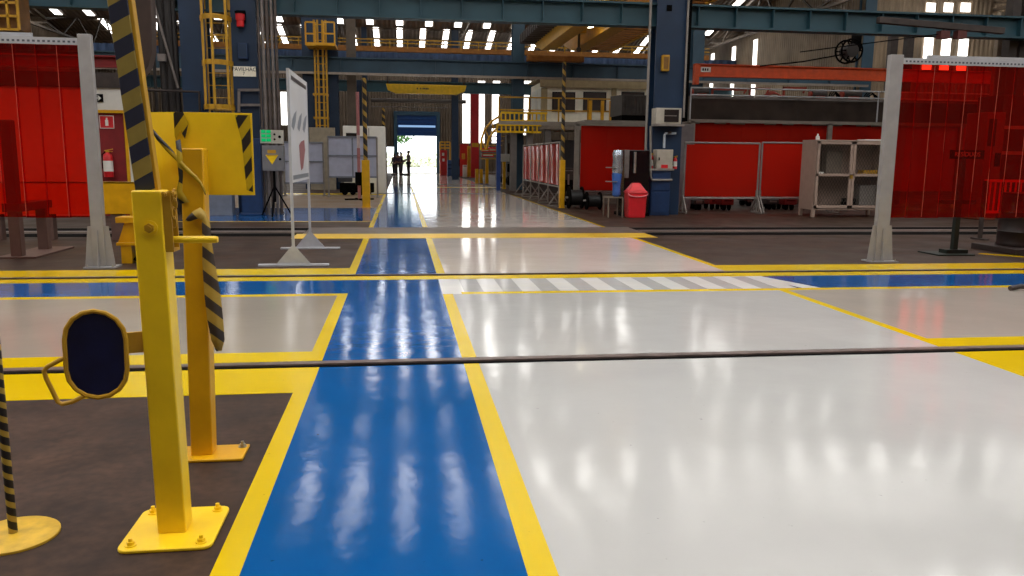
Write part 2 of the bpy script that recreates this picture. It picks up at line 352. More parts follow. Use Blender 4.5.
for Y in (50.2, 53.6, 57.4, 60.5, 65): window(bx(XR-.04, Y, 4.2, XR-.02, Y+.55, 9.0))
for a, b in ((923, 932), (940.5, 949.5), (957.5, 967)):
    x0, z0, x1, z1 = rect(a, 35, b, 71, 38); window(bx(x0, 37.96, z0, x1, 37.98, z1))
    x0, z0, x1, z1 = rect(a+3, 3, b+3, 12, 38); window(bx(x0, 37.96, z0, x1, 37.98, z1))
# roof: gabled bays, ribbed brown sheets, daylight panels, purlins
ROOF = siding('roof_sheet', (118, 100, 82), .3, 0, .7); PURL = mat('purlin_steel', (104, 90, 76), .6, 0, .2)
bays = [(-12, 5.9, 'f'), (5.9, 21.9, 'nf'), (21.9, 38, 'nf'), (38, 54, 'f'), (54, 74.2, 'f')]
for y0, y1, sl in bays:
    ym, zr = (y0+y1)/2, 9.55+.222*(y1-y0)/2
    x1 = XR2 if y1 <= 38 else XR
    struct('ceiling', MB().prism([(XL, y0, 9.55), (XL, ym, zr), (XL, ym, zr+.12), (XL, y0, 9.67)], (x1-XL, 0, 0)), ROOF)
    struct('ceiling', MB().prism([(XL, ym, zr), (XL, y1, 9.55), (XL, y1, 9.67), (XL, ym, zr+.12)], (x1-XL, 0, 0)), ROOF)
    k0 = -13 if y0 < 30 else -12
    for gx in (XL-.2, x1): struct('wall_left' if gx < 0 else 'wall_right', MB().prism([(gx, y0, 9.55), (gx, y1, 9.55), (gx, ym, zr+.1)], (.2, 0, 0)), SIDY)
    for k in range(k0, 18 if y1 <= 38 else 12):
        x = -.2+1.83*k
        for c in sl:
            a, b = (ym+.6, y1-.5) if c == 'f' else (ym-.6, y0+.5)
            segs = [(a, b)]
            if 10 < y1 < 25 and c == 'f': segs = [(a, y1-2.6)]
            if 30 < y1 < 39: segs = [(ym-.3, ym-3.9), (ym-4.4, y0+.8)] if c == 'n' else [(ym+.4, ym+1.9), (ym+4.9, y1-.6)]
            for a, b in segs:
              za, zb = zr-.222*abs(a-ym)-.03, zr-.222*abs(b-ym)-.03
              wd = .26 if 30 < y1 < 39 and a < ym-4 else None  # narrow low strips added as fill for the dim office beyond
              window(MB().prism([(x, a, za), (x, b, zb), (x, b, zb+.02), (x, a, za+.02)], (wd if wd else .9 if y1 < 10 else .5 if y1 > 30 and y1 < 39 else .42, 0, 0)), SKYN if y1 < 10 else SKY if y1 < 25 else SKYF)  # strips behind the camera are widened as unseen fill
    for j in range(1, 10):
        y = y0+(y1-y0)*j/10; z = zr-.222*abs(y-ym)-.08
        struct('ceiling_purlin_beam', bx(XL, y-.04, z-.045, x1, y+.04, z+.045), PURL)
    for j in range(-2, 5):                                 # roof trusses across each bay
        x = -4.4+8.35*j
        if x > x1: continue
        t = MB(); n = 8; lo = 8.9
        t.bar((x, y0, lo), (x, y1, lo), .14).bar((x, y0, 9.45), (x, ym, zr-.3), .14).bar((x, ym, zr-.3), (x, y1, 9.45), .14)
        for i in range(n):
            ya, yb = y0+(y1-y0)*i/n, y0+(y1-y0)*(i+1)/n; tz = lambda y: zr-.3-.222*abs(y-ym)
            t.bar((x, ya, lo if i % 2 else tz(ya)), (x, yb, tz(yb) if i % 2 else lo), .09)
        struct('ceiling_truss_beam', t, PURL)
# girders on the column lines
def girder(Y, x0, x1, z0, z1, m, st=1.05, d=.32, name='runway_beam'):
    b = MB().box(x0, Y-.02, z0, x1, Y+.02, z1).box(x0, Y-d/2, z0, x1, Y+d/2, z0+.05).box(x0, Y-d/2, z1-.05, x1, Y+d/2, z1)
    x = x0+.3
    while x < x1:
        b.box(x-.01, Y-d/2+.02, z0+.05, x+.01, Y-.02, z1-.05); x += st
    return struct(name, b, m)
girder(21.75, XL, XR2, 4.96, 5.56, TEAL, d=.4)
girder(37.8, XL, XR, 5.1, 5.8, TEALD, 2.1); girder(53.8, XL, XR, 5.55, 6.25, TEAL, 2.1)
struct('runway_beam', bx(XL, 37.35, 5.02, XR, 37.45, 5.12), mat('conduit_run', (150, 140, 130), .4, .4))
struct('fascia_beam', bx(XL, 53.4, 7.4, XR, 53.6, 8.05), siding('blue_fascia', (58, 82, 120), .5, 0))
def column(px0, px1, ym, Y, z1, m, d=.6, web=True):
    x0, x1 = at(px0, ym, Y).x, at(px1, ym, Y).x
    b = MB().box(x0, Y, 0, x1, Y+.05, z1).box(x0, Y+d-.05, 0, x1, Y+d, z1).box((x0+x1)/2-.03, Y+.05, 0, (x0+x1)/2+.03, Y+d-.05, z1)
    return struct('column', b, m), x0, x1
column(183, 208, 100, 21.45, 9.6, BLUEC); column(234, 259, 100, 21.45, 9.6, BLUEC)
column(654, 683, 100, 21.45, 9.6, BLUEC)
for a, b, ym in ((303, 338, 90), (513, 524.5, 60), (693, 704, 60), (862, 873, 60)): column(a, b, ym, 37.9, 9.6, BLUEC if a == 303 else TEALD)
for a, b, ym in ((452, 458.5, 130), (363, 368, 130)): column(a, b, ym, 54, 9.6, BLUEC)
column(346, 355, 40, 38.6, 9.6, mat('tan_column', (96, 84, 72), .6)); column(357, 362, 130, 42, 5.2, BLUEC)
# outside the far door
struct('ground', bx(-60, YE+.2, -.25, 60, 170, -.02), mat('outdoor_paving', (190, 186, 176), .8, 0, .1))
# ================================================================== FOREGROUND AT THE SIDE OF THE WALKWAY
HAZ_ARM = stripes('faded_hazard_paint', (164, 142, 66), (42, 46, 66), (-.57, 0, 1), .131, .5, .5, .12)
HAZ_TAPE = stripes('hazard_tape', (205, 168, 22), (40, 36, 30), (.8, 0, 1), .15, .4, .55, .15)
HAZ_STRIP = stripes('loose_hazard_tape', (196, 160, 60), (66, 54, 44), (.9, 0, 1), .118, .5, .52, .1)
HAZ_EDGE = stripes('hazard_edge_tape', (212, 178, 20), (44, 40, 36), (-1.4, 0, 1), .14, .4, .5, .1)
def square_post(parent, x0, y0, w, z1, m, t=.006):
    b = MB().box(x0, y0, .012, x0+w, y0+w, z1)
    return b.build('post', m, parent, bevel=.006)
def base_plate(parent, x0, y0, x1, y1, m, r=.04, z=.014):
    P = []
    for cx, cy, a0 in ((x1-r, y1-r, 0), (x0+r, y1-r, 90), (x0+r, y0+r, 180), (x1-r, y0+r, 270)):
        P += [(cx+r*math.cos(math.radians(a0+a)), cy+r*math.sin(math.radians(a0+a)), .001) for a in (0, 22, 45, 67, 90)]
    return MB().prism(P, (0, 0, z-.001)).build('base_plate', m, parent, bevel=.003)
def anchor_bolt(parent, x, y, m, z=.014):
    b = MB().cyl(x, y, z, z+.004, .022, 16); b.tube([(x, y, z+.004), (x, y, z+.017)], .015, 6); b.cyl(x, y, z+.017, z+.030, .008, 12)
    return b.build('anchor_bolt', m, parent)
# --- barrier gate with raised arm
g = thing('barrier_gate', 'yellow steel barrier post with raised striped arm and dark blue oval paddle', 'barrier gate', (-.915, 3.225, 0))
X0, Y0, W = -.972, 3.175, .108
SH = Matrix.Identity(4); SH[0][2] = -.0145
class LB(MB):
    def __init__(s): MB.__init__(s); s.M = SH
_b = LB().box(X0, Y0, .012, X0+W, Y0+W, 1.365).build('post', PY, g, bevel=.006)
base_plate(g, -1.09, 3.04, -.74, 3.42, PY)
for x, y in ((-1.045, 3.085), (-.785, 3.085), (-.785, 3.375), (-1.045, 3.375)): anchor_bolt(g, x, y, PY)
c = at(150, 228, Y0)
c.x += .0145*c.z
h = LB(); h.tube([(c.x, Y0-.004, c.z), (c.x, Y0+.01, c.z)], .028, 24); h.build('pivot_washer', PY, g)
h = LB(); h.tube([(c.x, Y0-.016, c.z), (c.x, Y0, c.z)], .018, 6); h.tube([(c.x, Y0-.022, c.z), (c.x, Y0-.015, c.z)], .010, 16); h.build('pivot_bolt', PYD, g)
# slotted bracket on the side toward the walkway, dark slot inside
xs = X0+W
LB().box(xs, Y0+.004, 1.145, xs+.03, Y0+.012, 1.36).box(xs, Y0+.08, 1.145, xs+.03, Y0+.088, 1.36).box(xs, Y0+.004, 1.135, xs+.03, Y0+.088, 1.146).build('side_bracket', PYD, g, bevel=.001)
LB().box(xs-.001, Y0+.012, 1.146, xs+.002, Y0+.08, 1.355).build('slot', BLACK, g)
p = at(169, 239.5, Y0+.03); q = at(218, 239.5, Y0+.03)
MB().tube([p, q-Vector((.01, 0, 0)), q], .0135, 16, True, [.0135, .0135, .011]).build('catch_rod', PY, g)
for x, z in ((xs+.012, 1.352), (xs+.040, 1.356)):
    h = LB(); h.tube([(x, Y0-.012, z), (x, Y0+.03, z)], .009, 6); h.tube([(x, Y0-.02, z), (x, Y0-.012, z)], .005, 10); h.build('bracket_bolt', PYD, g)
# raised arm: box section, orange edge toward the walkway
A0, A1 = at(147.5, 196, 3.245), at(112.6, -42, 3.245); dirn = (A1-A0).normalized(); wv = Vector((dirn.z, 0, -dirn.x))
hw = .0355
P = [A0-wv*hw, A0+wv*hw, A1+wv*hw, A1-wv*hw]
arm = MB().prism([(v.x, 3.225, v.z) for v in P], (0, .05, 0)).build('arm', HAZ_ARM, g, bevel=.003, label='raised arm with faded yellow and dark blue stripes')
P = [A0+wv*hw, A0+wv*(hw+.011), A1+wv*(hw+.014), A1+wv*hw]
e_ = MB().prism([(v.x, 3.228, v.z) for v in P], (0, .045, 0)).build('edge_strip', PYD, arm, bevel=.002)
# paddle with rim, arm and wire grip
pc = at(97, 354, 3.16)
def stadium(cx, cz, rw, rh, y, n=9, tilt=.06):
    pts = []
    r = rw
    for s, a0 in ((1, 0), (-1, 180)):
        for i in range(n):
            a = math.radians(a0+180*i/(n-1)); x = r*math.cos(a); z = s*(rh-r)+r*math.sin(a)
            pts.append((cx+x*math.cos(tilt)+z*math.sin(tilt)*-1*-.3, y, cz+z-x*math.sin(tilt)*.3))
    return pts
outer, inner = stadium(pc.x, pc.z, .109, .167, 3.15), stadium(pc.x, pc.z, .103, .161, 3.15)
pd = MB().prism(inner, (0, .02, 0)).build('paddle', NAVY, g, label='dark blue oval paddle with worn yellow rim')
MB().tube(outer+[outer[0]], .009, 8, False).build('rim', PYD, pd)
MB().bar(at(126, 343, 3.18), at(150, 341, 3.2), .012, .082).build('paddle_arm', PYD, g, bevel=.003)
MB().tube([at(x, y, 3.15) for x, y in ((67, 357), (60, 360), (47, 367), (44, 371), (46, 378), (54, 394), (58, 402), (62, 404), (72, 402), (84, 396))], .0085, 10).build('grip', PYD, pd)
# --- receiving post with sheet guard
g2 = thing('guard_post', 'orange-yellow square post with bent yellow sheet guard, behind the barrier gate', 'post', (-1.0, 4.14, 0))
X2, Y2, W2 = -1.056, 4.04, .104
SH2 = Matrix.Identity(4); SH2[0][2] = .017
_b = MB(); _b.M = SH2; _b.box(X2, Y2, .012, X2+W2, Y2+W2, 1.527).build('post', PYO, g2, bevel=.006)
base_plate(g2, -1.2, 3.975, -.795, 4.185, PYO, .008)
for x, y in ((-.825, 4.145), (-1.17, 4.145)): anchor_bolt(g2, x, y, ZINC)
a, b = at(176, 112, 4.22), at(252, 112, 4.22); zb_ = at(225, 195, 4.22).z; c0 = at(149.5, 112, 4.10)
MB().box(a.x, 4.212, zb_, b.x, 4.217, a.z).build('guard_sheet', PY, g2, bevel=.001)
MB().prism([(c0.x, 4.11, c0.z), (a.x, 4.215, a.z), (a.x, 4.215, zb_), (c0.x+.012, 4.11, zb_)], (0, .005, 0)).build('guard_flange', PY, g2)
for zz in (1.5, 1.38): MB().box(X2+.02, Y2+W2, zz-.02, X2+.09, 4.213, zz+.02).build('guard_spacer', PYO, g2)
# stuck-on tape: edge strip of the sheet and along the fold
er = rect(243.5, 116, 251.5, 194, 4.21)
MB().prism([(er[2], 4.2105, er[3]+.004), (er[2], 4.2105, er[1]+.01), (er[2]-.030, 4.2105, er[1]+.02), (er[2]-.045, 4.2105, er[3]-.12), (er[2]-.072, 4.2105, er[3]+.004)], (0, .001, 0)).build('edge_tape', HAZ_EDGE, g2, flat=True)
fr_ = [at(x, y, 4.205) for x, y in ((173, 112), (183, 112), (188.5, 123), (185, 139), (180, 130), (176.5, 141), (172, 128))]
MB().prism(fr_, (0, .001, 0)).build('fold_tape', HAZ_EDGE, g2, flat=True)
def ribbon(pts, w, m, name, thick=.0012, wdir=None):
    """tape through pts (centre, half-width vector)"""
    V = []; F = []
    for c, hvec in pts:
        c, hvec = Vector(c), Vector(hvec); V += [c-hvec, c+hvec]
    n = len(pts)
    F = [(2*i, 2*i+1, 2*i+3, 2*i+2) for i in range(n-1)]
    o = MB().add(V, F).build(name, m, None, loc=pts[-1][0])
    s = o.modifiers.new('solid', 'SOLIDIFY'); s.thickness = thick; return o
R1 = []
for x, y, hx, hz in ((152, 130, .004, .012), (158, 138, .008, .016), (168, 149, .010, .020), (178, 160, .008, .012), (186, 169, .012, .014), (194, 176, .008, .012), (200, 182, .004, .014), (206, 194, .004, .010)):
    R1.append((at(x, y, 4.03), (hx*.7, 0.002, hz*.55)))
t = ribbon(R1, 0, HAZ_TAPE, 'hazard_tape'); tag(t, 'twisted hazard tape slanting across the guard sheet and post top', 'tape', 'loose hazard tapes on the guard post')
R2 = []
for x, y, hw_ in ((178, 140, .010), (180, 160, .012), (181, 178, .008), (179, 192, .014), (185, 203, .02)):
    R2.append((at(x, y, 4.03), (hw_, .004, .004)))
t = ribbon(R2, 0, HAZ_TAPE, 'hazard_tape'); tag(t, 'crumpled dark tape hanging along the fold of the guard sheet', 'tape', 'loose hazard tapes on the guard post')
R3 = []
for i, (x, y, hw_, z_) in enumerate(((186, 219, .010, 0), (192, 216, .024, .006), (199, 213, .026, -.004), (204, 216, .018, .004), (206, 224, .018, -.004), (207, 240, .02, 0), (208.5, 262, .027, .004), (212, 290, .036, 0), (215, 318, .036, -.004), (218, 340, .030, 0), (219, 351, .012, .003))):
    R3.append((at(x, y, 4.022+z_), (hw_ if i > 3 else .006, .006, 0 if i > 3 else hw_)))
t = ribbon(R3, 0, HAZ_STRIP, 'hazard_tape'); tag(t, 'long striped tape end hanging down beside the guard post', 'tape', 'loose hazard tapes on the guard post')
b = MB()
for i in range(4):
    c = at(174.5-i*.4, 195+i*9, 3.19); pts = []
    for j in range(13):
        a_ = 2*PI*j/12; pts.append(c+(Vector((.010*math.cos(a_), 0, .022*math.sin(a_))) if i % 2 else Vector((0.004*math.cos(a_), .010*math.cos(a_), .022*math.sin(a_)))))
    b.tube(pts, .0032, 6, False)
b.build('chain', PYD, g)
# --- striped stanchion at the frame edge
s = thing('stanchion', 'black and yellow striped stanchion pole on a round yellow base', 'stanchion', (-1.535, 3.245, 0))
MB().lathe(-1.535, 3.245, [(.165, 0), (.165, .009), (.158, .014), (.03, .018)], 48).build('base', mat('worn_yellow_base', (206, 164, 40), .5, 0, .25, 14), s)
HPO = helix('pole_tape', (176, 148, 60), (26, 24, 26), .058)
MB().cyl(-1.535, 3.245, .016, 1.05, .0165, 20).build('pole', HPO, s)
MB().lathe(-1.535, 3.245, [(.0165, 1.05), (.022, 1.055), (.022, 1.085), (.008, 1.1)], 20).build('cap', BLACK, s)
# ================================================================== TALL CURTAIN FRAMES BOTH SIDES
def curtain_strip(parent, x0, x1, y, z0, z1, m, sag=.012, ph=0, bead=True):
    n = 8; V = []; F = []
    for i in range(n+1):
        u = i/n; x = x0+(x1-x0)*u; yy = y-sag*4*u*(1-u)+.004*math.sin(9*u+ph)
        V += [(x, yy, z0+.006*math.sin(ph*3)), (x+.004*math.sin(ph), yy+.01*math.sin(ph*2), (z0+z1)/2), (x, yy, z1)]
    F = [(3*i+j, 3*i+3+j, 3*i+4+j, 3*i+1+j) for i in range(n) for j in (0, 1)]
    o = MB().add(V, F).build('curtain_strip', m, parent)
    if bead: MB().tube([(x0, y-.004, z0+.01), (x0+.004*math.sin(ph), y+.01*math.sin(ph*2)-.006, (z0+z1)/2), (x0, y-.006, z1)], .0035, 6).build('highlight_bead', EDGE, o)  # pale bead draws the highlight along each strip seam
    return o
def tall_frame(name, label, px, Y, side, far):
    xt0, xt1 = px
    dz = -.05 if side < 0 else 0
    z1 = 2.99 if side < 0 else 3.03
    g = thing(name, label, 'welding screen', (sum(px)/2, Y+.06, 0))
    MB().box(xt0, Y, .02, xt1, Y+.10, z1).build('post', GREYP, g, bevel=.006)
    MB().box(xt0-.10, Y-.08, 0, xt1+.14, Y+.2, .02).build('base_plate', GREYP, g, bevel=.002)
    for s_ in (-1, 1):
        xa = xt0 if s_ < 0 else xt1
        MB().prism([(xa, Y+.03, .02), (xa+s_*.11, Y+.03, .02), (xa+s_*.05, Y+.03, .55), (xa, Y+.03, .55)], (0, .012, 0)).build('gusset', GREYP, g)
    MB().prism([(sum(px)/2-.006, Y, .02), (sum(px)/2-.006, Y-.07, .02), (sum(px)/2-.006, Y-.012, .5), (sum(px)/2-.006, Y, .5)], (.012, 0, 0)).build('gusset', GREYP, g)
    for x, y in ((xt0-.06, Y-.05), (xt1+.10, Y-.05)):
        MB().cyl(x, y, .02, .035, .014, 6).cyl(x, y, .035, .05, .007, 10).build('anchor_bolt', ZINC, g)
    xa, xb = (xt1, far) if side > 0 else (far, xt0)
    r = MB().box(xa, Y+.03, 2.905+dz, xb, Y+.09, 2.99+dz).build('top_rail', TRACK, g)
    hs = MB(); x = xa+.05
    while x < xb:
        hs.box(x, Y+.026, 2.93+dz, x+.03, Y+.031, 2.955+dz); x += .06
    hs.build('rail_slot', mat('slot_dark', (84, 88, 98), .6), r)
    xu = at(930, 57, Y).x if side > 0 else xb-.55
    MB().box(xu if side > 0 else xa, Y+.04, 2.995+dz, xb if side > 0 else xu, Y+.08, 3.04+dz).build('upper_rail', TRACK, g)
    w = .27; k = 0; x = xt1+.02 if side > 0 else xt0-.0
    while (x < far-.05) if side > 0 else (x > far+.05):
        a, b_ = (x-.015, x+w) if side > 0 else (x-w, x+.015)
        curtain_strip(g, a, b_, Y+.05+(.012 if k % 2 else 0), .665, 2.92+dz, RED, .014, k*1.7)
        x += w*side*.97; k += 1
    return g
xa0, xa1 = at(85.5, 150, 11.3).x, at(98.5, 150, 11.3).x
tall_frame('welding_screen', 'tall grey post and perforated rail with red strip curtain beside the yellow trestle', (xa0, xa1), 11.28, -1, at(-75, 150, 11.3).x)
xb0, xb1 = at(883, 150, 11.3).x, at(895.5, 150, 11.3).x
tall_frame('welding_screen', 'tall grey post and perforated rail with dark red strip curtain in front of the barrel', (xb0, xb1), 11.28, 1, at(1085, 150, 11.3).x)
# ================================================================== BEHIND THE FIRST SCREEN
def root(name, label, cat, loc, group=None): return thing(name, label, cat, loc, group)
def pb(name, m, par, x0, y0, x1, y1, Y, d=.05, **k): return MB().pxbox(x0, y0, x1, y1, Y, d).build(name, m, par, **k)
# brown steel stand: two box legs on a long base plate
p1, p2 = gp(20, 257), gp(45, 250)
BRN = mat('brown_stand', (98, 74, 66), .55, 0, .12)
g = root('machine_stand', 'brown steel stand on a long base plate behind the red strip curtain', 'stand', (-5.5, 13, 0))
MB().box(-5.72, 12.35, 0, -5.2, 13.75, .025).build('base_plate', BRN, g, bevel=.003)
for y in (12.5, 13.4): MB().box(-5.57, y-.07, .025, -5.42, y+.07, .66 if y > 13 else 1.95).build('leg', BRN, g, bevel=.008)
MB().box(-5.62, 12.4, .66, -5.38, 13.5, .78).build('cross_beam', BRN, g, bevel=.005)
# yellow trestle and long orange beam lying behind the frames
g = root('trestle', 'yellow welded steel trestle with flared legs beside the grey screen post', 'trestle', (-3.6, 11.9, 0))
x0, x1 = at(118, 220, 11.75).x, at(152, 220, 11.75).x
zt_ = at(135, 217, 11.75).z
MB().box(x0-.02, 11.7, zt_-.08, x1+.06, 12.0, zt_).build('top_plate', PYO, g, bevel=.004)
MB().prism([(x0+.08, 11.75, zt_-.08), (x1, 11.75, zt_-.08), (x1, 11.75, .28), (x0-.02, 11.75, .28)], (0, .02, 0)).build('web', PYO, g)
MB().box(x0-.03, 11.7, .25, x1+.06, 12.0, .29).build('shelf_plate', PYO, g, bevel=.003)
MB().bar((x0+.22, 11.85, .01), (x0+.40, 11.85, .27), .14, .2, (0, 1, 0)).build('brace', BLACK, g)
MB().box(x0+.02, 11.72, 0, x0+.16, 12.0, .26).build('leg', PYO, g, bevel=.004)
MB().box(x1-.04, 11.72, 0, x1+.06, 12.0, .26).build('leg', PYO, g, bevel=.004)
MB().box(x0+.26, 11.742, .29, x0+.28, 11.752, zt_-.08).build('rib', PY, g)
g = root('beam_rack', 'long orange-yellow plate beam on feet behind the red strip curtain', 'beam', (-6, 15, 0))
b_ = rect(92, 182, 139, 214, 15.0); xl = at(-40, 198, 15).x
MB().box(xl, 15.0, b_[1], b_[2], 15.03, b_[3]).box(xl, 15.0, b_[3]-.03, b_[2], 15.2, b_[3]).box(xl, 15, b_[1], b_[2], 15.2, b_[1]+.03).build('beam', PYO, g, bevel=.003)
for x in (b_[2]-.5, -6.2, xl+.4): MB().box(x, 15.02, 0, x+.2, 15.18, b_[1]).build('foot', BRN, g)
# white booth wall with exit sign, red extinguisher niche
YBo = 20.85
g = root('booth', 'white booth wall with dark red yellow-edged niche behind the curtain', 'booth', (-9, 18, 0))
zb1 = at(110, 88, YBo).z; xr_ = at(132, 130, YBo).x; xl = at(-60, 130, YBo).x
xn0 = at(93, 150, YBo).x
ny = rect(96, 113, 126, 200, YBo-.03)
MB().box(xl, YBo, 0, ny[0], YBo+.1, zb1).box(ny[0], YBo, ny[3], xr_, YBo+.1, zb1).box(ny[2], YBo, 0, xr_, YBo+.1, ny[3]).box(ny[0], YBo+.08, 0, ny[2], YBo+.1, ny[3]).build('wall_sheet', WHITEP, g)
MB().box(ny[0], YBo+.03, 0, ny[2], YBo+.05, ny[3]).build('niche_board', REDD, g)
fr = .07
MB().box(ny[0], YBo-.03, ny[3]-.0, ny[2]+fr, YBo+.02, ny[3]+fr).box(ny[2], YBo-.03, 0, ny[2]+fr, YBo+.02, ny[3]).build('niche_frame', PYO, g)
MB().box(xl, YBo-.05, zb1, xr_, YBo+.5, zb1+.35).build('roof_edge', DARKB, g)
e = rect(94, 94, 103, 102, YBo-.02)
g = root('exit_sign', 'small black exit arrow sign on the white booth wall', 'sign', (e[0], YBo-.01, e[1]))
MB().box(e[0], YBo-.02, e[1], e[2], YBo, e[3]).build('plate', BLACK, g)
cx, cz = (e[0]+e[2])/2, (e[1]+e[3])/2
MB().box(cx-.055, YBo-.025, cz-.012, cx+.02, YBo-.02, cz+.012).prism([(cx+.06, YBo-.025, cz), (cx, YBo-.025, cz+.055), (cx-.03, YBo-.025, cz+.055), (cx+.02, YBo-.025, cz), (cx-.03, YBo-.025, cz-.055), (cx, YBo-.025, cz-.055)], (0, .004, 0)).build('arrow', WHITEP, g)
e = rect(99.5, 115.5, 114, 128.5, YBo+.02)
g = root('extinguisher_sign', 'red square sign with white extinguisher symbol above the fire extinguisher', 'sign', (e[0], YBo+.02, e[1]))
MB().box(e[0], YBo+.018, e[1], e[2], YBo+.028, e[3]).build('plate', REDP, g)
b = MB(); t_ = .015
for q in ((e[0], e[1], e[2], e[1]+t_), (e[0], e[3]-t_, e[2], e[3]), (e[0], e[1], e[0]+t_, e[3]), (e[2]-t_, e[1], e[2], e[3])): b.box(q[0], YBo+.014, q[1], q[2], YBo+.018, q[3])
cx, cz = (e[0]+e[2])/2, (e[1]+e[3])/2
b.box(cx-.035, YBo+.014, cz-.09, cx+.035, YBo+.018, cz+.05).box(cx-.015, YBo+.014, cz+.05, cx+.02, YBo+.018, cz+.1)
b.build('symbol', WHITEP, g)
def extinguisher(name, label, x, y, z0, h, r):
    g = root(name, label, 'fire extinguisher', (x, y, z0), 'fire extinguishers')
    MB().lathe(x, y, [(r*.95, z0), (r, z0+.02), (r, z0+h*.7), (r*.8, z0+h*.8), (r*.35, z0+h*.86), (r*.3, z0+h*.9)], 20).build('cylinder', REDP, g)
    MB().lathe(x, y, [(r*1.01, z0+h*.2), (r*1.015, z0+h*.58)], 20).build('label_band', WHITEP, g)
    MB().box(x-r*.3, y-r*.3, z0+h*.88, x+r*.35, y+r*.3, z0+h*.94).bar((x-r*.6, y, z0+h*.94), (x+r*1.2, y, z0+h), .02).bar((x-r*.2, y, z0+h*.9), (x+r*1.1, y, z0+h*.91), .015).build('valve', PYD, g)
    MB().tube([(x-r*.3, y, z0+h*.92), (x-r*1.1, y-.02, z0+h*.8), (x-r*1.12, y-.02, z0+h*.3)], .012, 8).build('hose', BLACK, g)
    return g
e = rect(103.5, 149, 113, 177, YBo-.08)
extinguisher('fire_extinguisher', 'red fire extinguisher hanging in the dark red niche', (e[0]+e[2])/2, YBo-.09, e[1], e[3]-e[1], (e[2]-e[0])/2)
# dark red beam, brown hanging duct, amber lattice at the corner
b_ = rect(-60, 54, 126, 66, 19.5)
tag(MB().box(b_[0], 19.5, b_[1], b_[2], 19.52, b_[3]).box(b_[0], 19.4, b_[3]-.03, b_[2], 19.62, b_[3]).box(b_[0], 19.4, b_[1], b_[2], 19.62, b_[1]+.03).build('jib_beam', REDD, None, loc=(b_[0], 19.5, b_[1])), 'dark red beam above the white booth', 'beam')
g = root('hanging_cable_guide', 'thick dark brown curved cable guide hanging behind the striped arm', 'cable guide', at(142, 30, 9))
P = [at(x, y, 9) for x, y in ((126, -30), (149, -30), (151.5, 20), (151.5, 52), (148, 66), (141, 76), (137, 79), (132, 60), (128, 20))]
MB().prism(P, (0, .18, 0)).build('guide_plate', mat('duct_brown', (54, 38, 32), .6, 0, .25), g, bevel=.01)
g = root('hanging_lattice_cage', 'amber brown lattice cage high above the red strip curtain', 'cage', at(6, 15, 20))
a = rect(-25, -25, 17, 29, 20); b = MB()
for i in range(5):
    x = a[0]+(a[2]-a[0])*i/4; b.bar((x, 20, a[1]), (x, 20, a[3]), .05)
for i in range(5):
    z = a[1]+(a[3]-a[1])*i/4; b.bar((a[0], 20, z), (a[2], 20, z), .05)
b.build('grid', PYD, g); MB().box(a[0], 20.1, a[1], a[2], 20.6, a[3]).build('body', mat('amber_box', (110, 72, 26), .6, 0, .3), g)
# ================================================================== THE NEAR COLUMN PAIR AND WHAT HANGS ON IT
Yc = 21.45
g = root('caged_ladder', 'tall yellow caged ladder between the two blue column flanges', 'ladder', (at(218, 60, 21.6).x, 21.6, 0))
xa, xb = at(206, 60, 21.6).x, at(232, 60, 21.6).x; b = MB(); zl = 2.4
for x in (xa, xb): MB().box(x-.05, 21.55, zl, x+.05, 21.62, 8.5).build('rail', PYD, g)
z = zl+.2
while z < 8.4: b.tube([(xa, 21.6, z), (xb, 21.6, z)], .011, 8); z += .3
b.build('rung', PYD, g)
xm = (xa+xb)/2; z = zl+.25
while z < 8.4:
    hb = MB(); pts = [(xa-.02, 21.58, z)]+[(xm-.38*math.cos(PI*i/8), 21.58-.66*math.sin(PI*i/8), z) for i in range(9)]+[(xb+.02, 21.58, z)]
    for i in range(len(pts)-1): hb.bar(pts[i], pts[i+1], .012, .12)
    hb.build('hoop', PYD, g); z += 1.06
for i in (2.2, 4, 6.2):
    x, y = xm-.38*math.cos(PI*i/8), 21.58-.66*math.sin(PI*i/8)
    MB().box(x-.03, y-.006, zl+.2, x+.03, y+.006, 8.4).build('cage_strap', PYD, g)
e = rect(233.5, 66.5, 256, 76.5, Yc)
g = root('bay_sign', 'cream sign with black capitals fixed to the blue column', 'sign', (e[0], Yc, e[1]))
MB().box(e[0], Yc-.03, e[1], e[2], Yc, e[3]).build('plate', CREAM, g)
cx = (e[0]+e[2])/2
text('PAVILHÃO', .128, BLACK, g, (cx, Yc-.033, e[3]-.075)); text('7', .10, BLACK, g, (cx-.02, Yc-.033, e[1]+.065))
e = rect(236, 14, 245, 27, Yc-.1)
g = root('wall_lamp', 'red signal lamp in a dark bracket on the blue column', 'lamp', (e[0], Yc, e[1]))
MB().box(e[0], Yc-.02, e[1]+.1, e[2], Yc, e[3]+.1).box(e[0], Yc-.25, e[3], e[2], Yc, e[3]+.05).build('bracket', BLACK, g)
MB().lathe((e[0]+e[2])/2, Yc-.13, [(.09, e[1]), (.09, e[1]+.16), (.11, e[1]+.17), (.11, e[3])], 16).build('lens', REDP, g)
e = rect(238, 43, 248, 59, Yc-.05)
g = root('isolator_switch', 'small dark blue isolator switch box above the cream sign', 'box', (e[0], Yc, e[1]))
MB().box(e[0], Yc-.1, e[1], e[2], Yc, e[3]).build('body', mat('box_blue_dark', (18, 46, 82), .5), g, bevel=.01); MB().box(e[0]+.03, Yc-.105, e[1]+.05, e[2]-.03, Yc-.1, e[3]-.03).build('door', BLUEC, g)
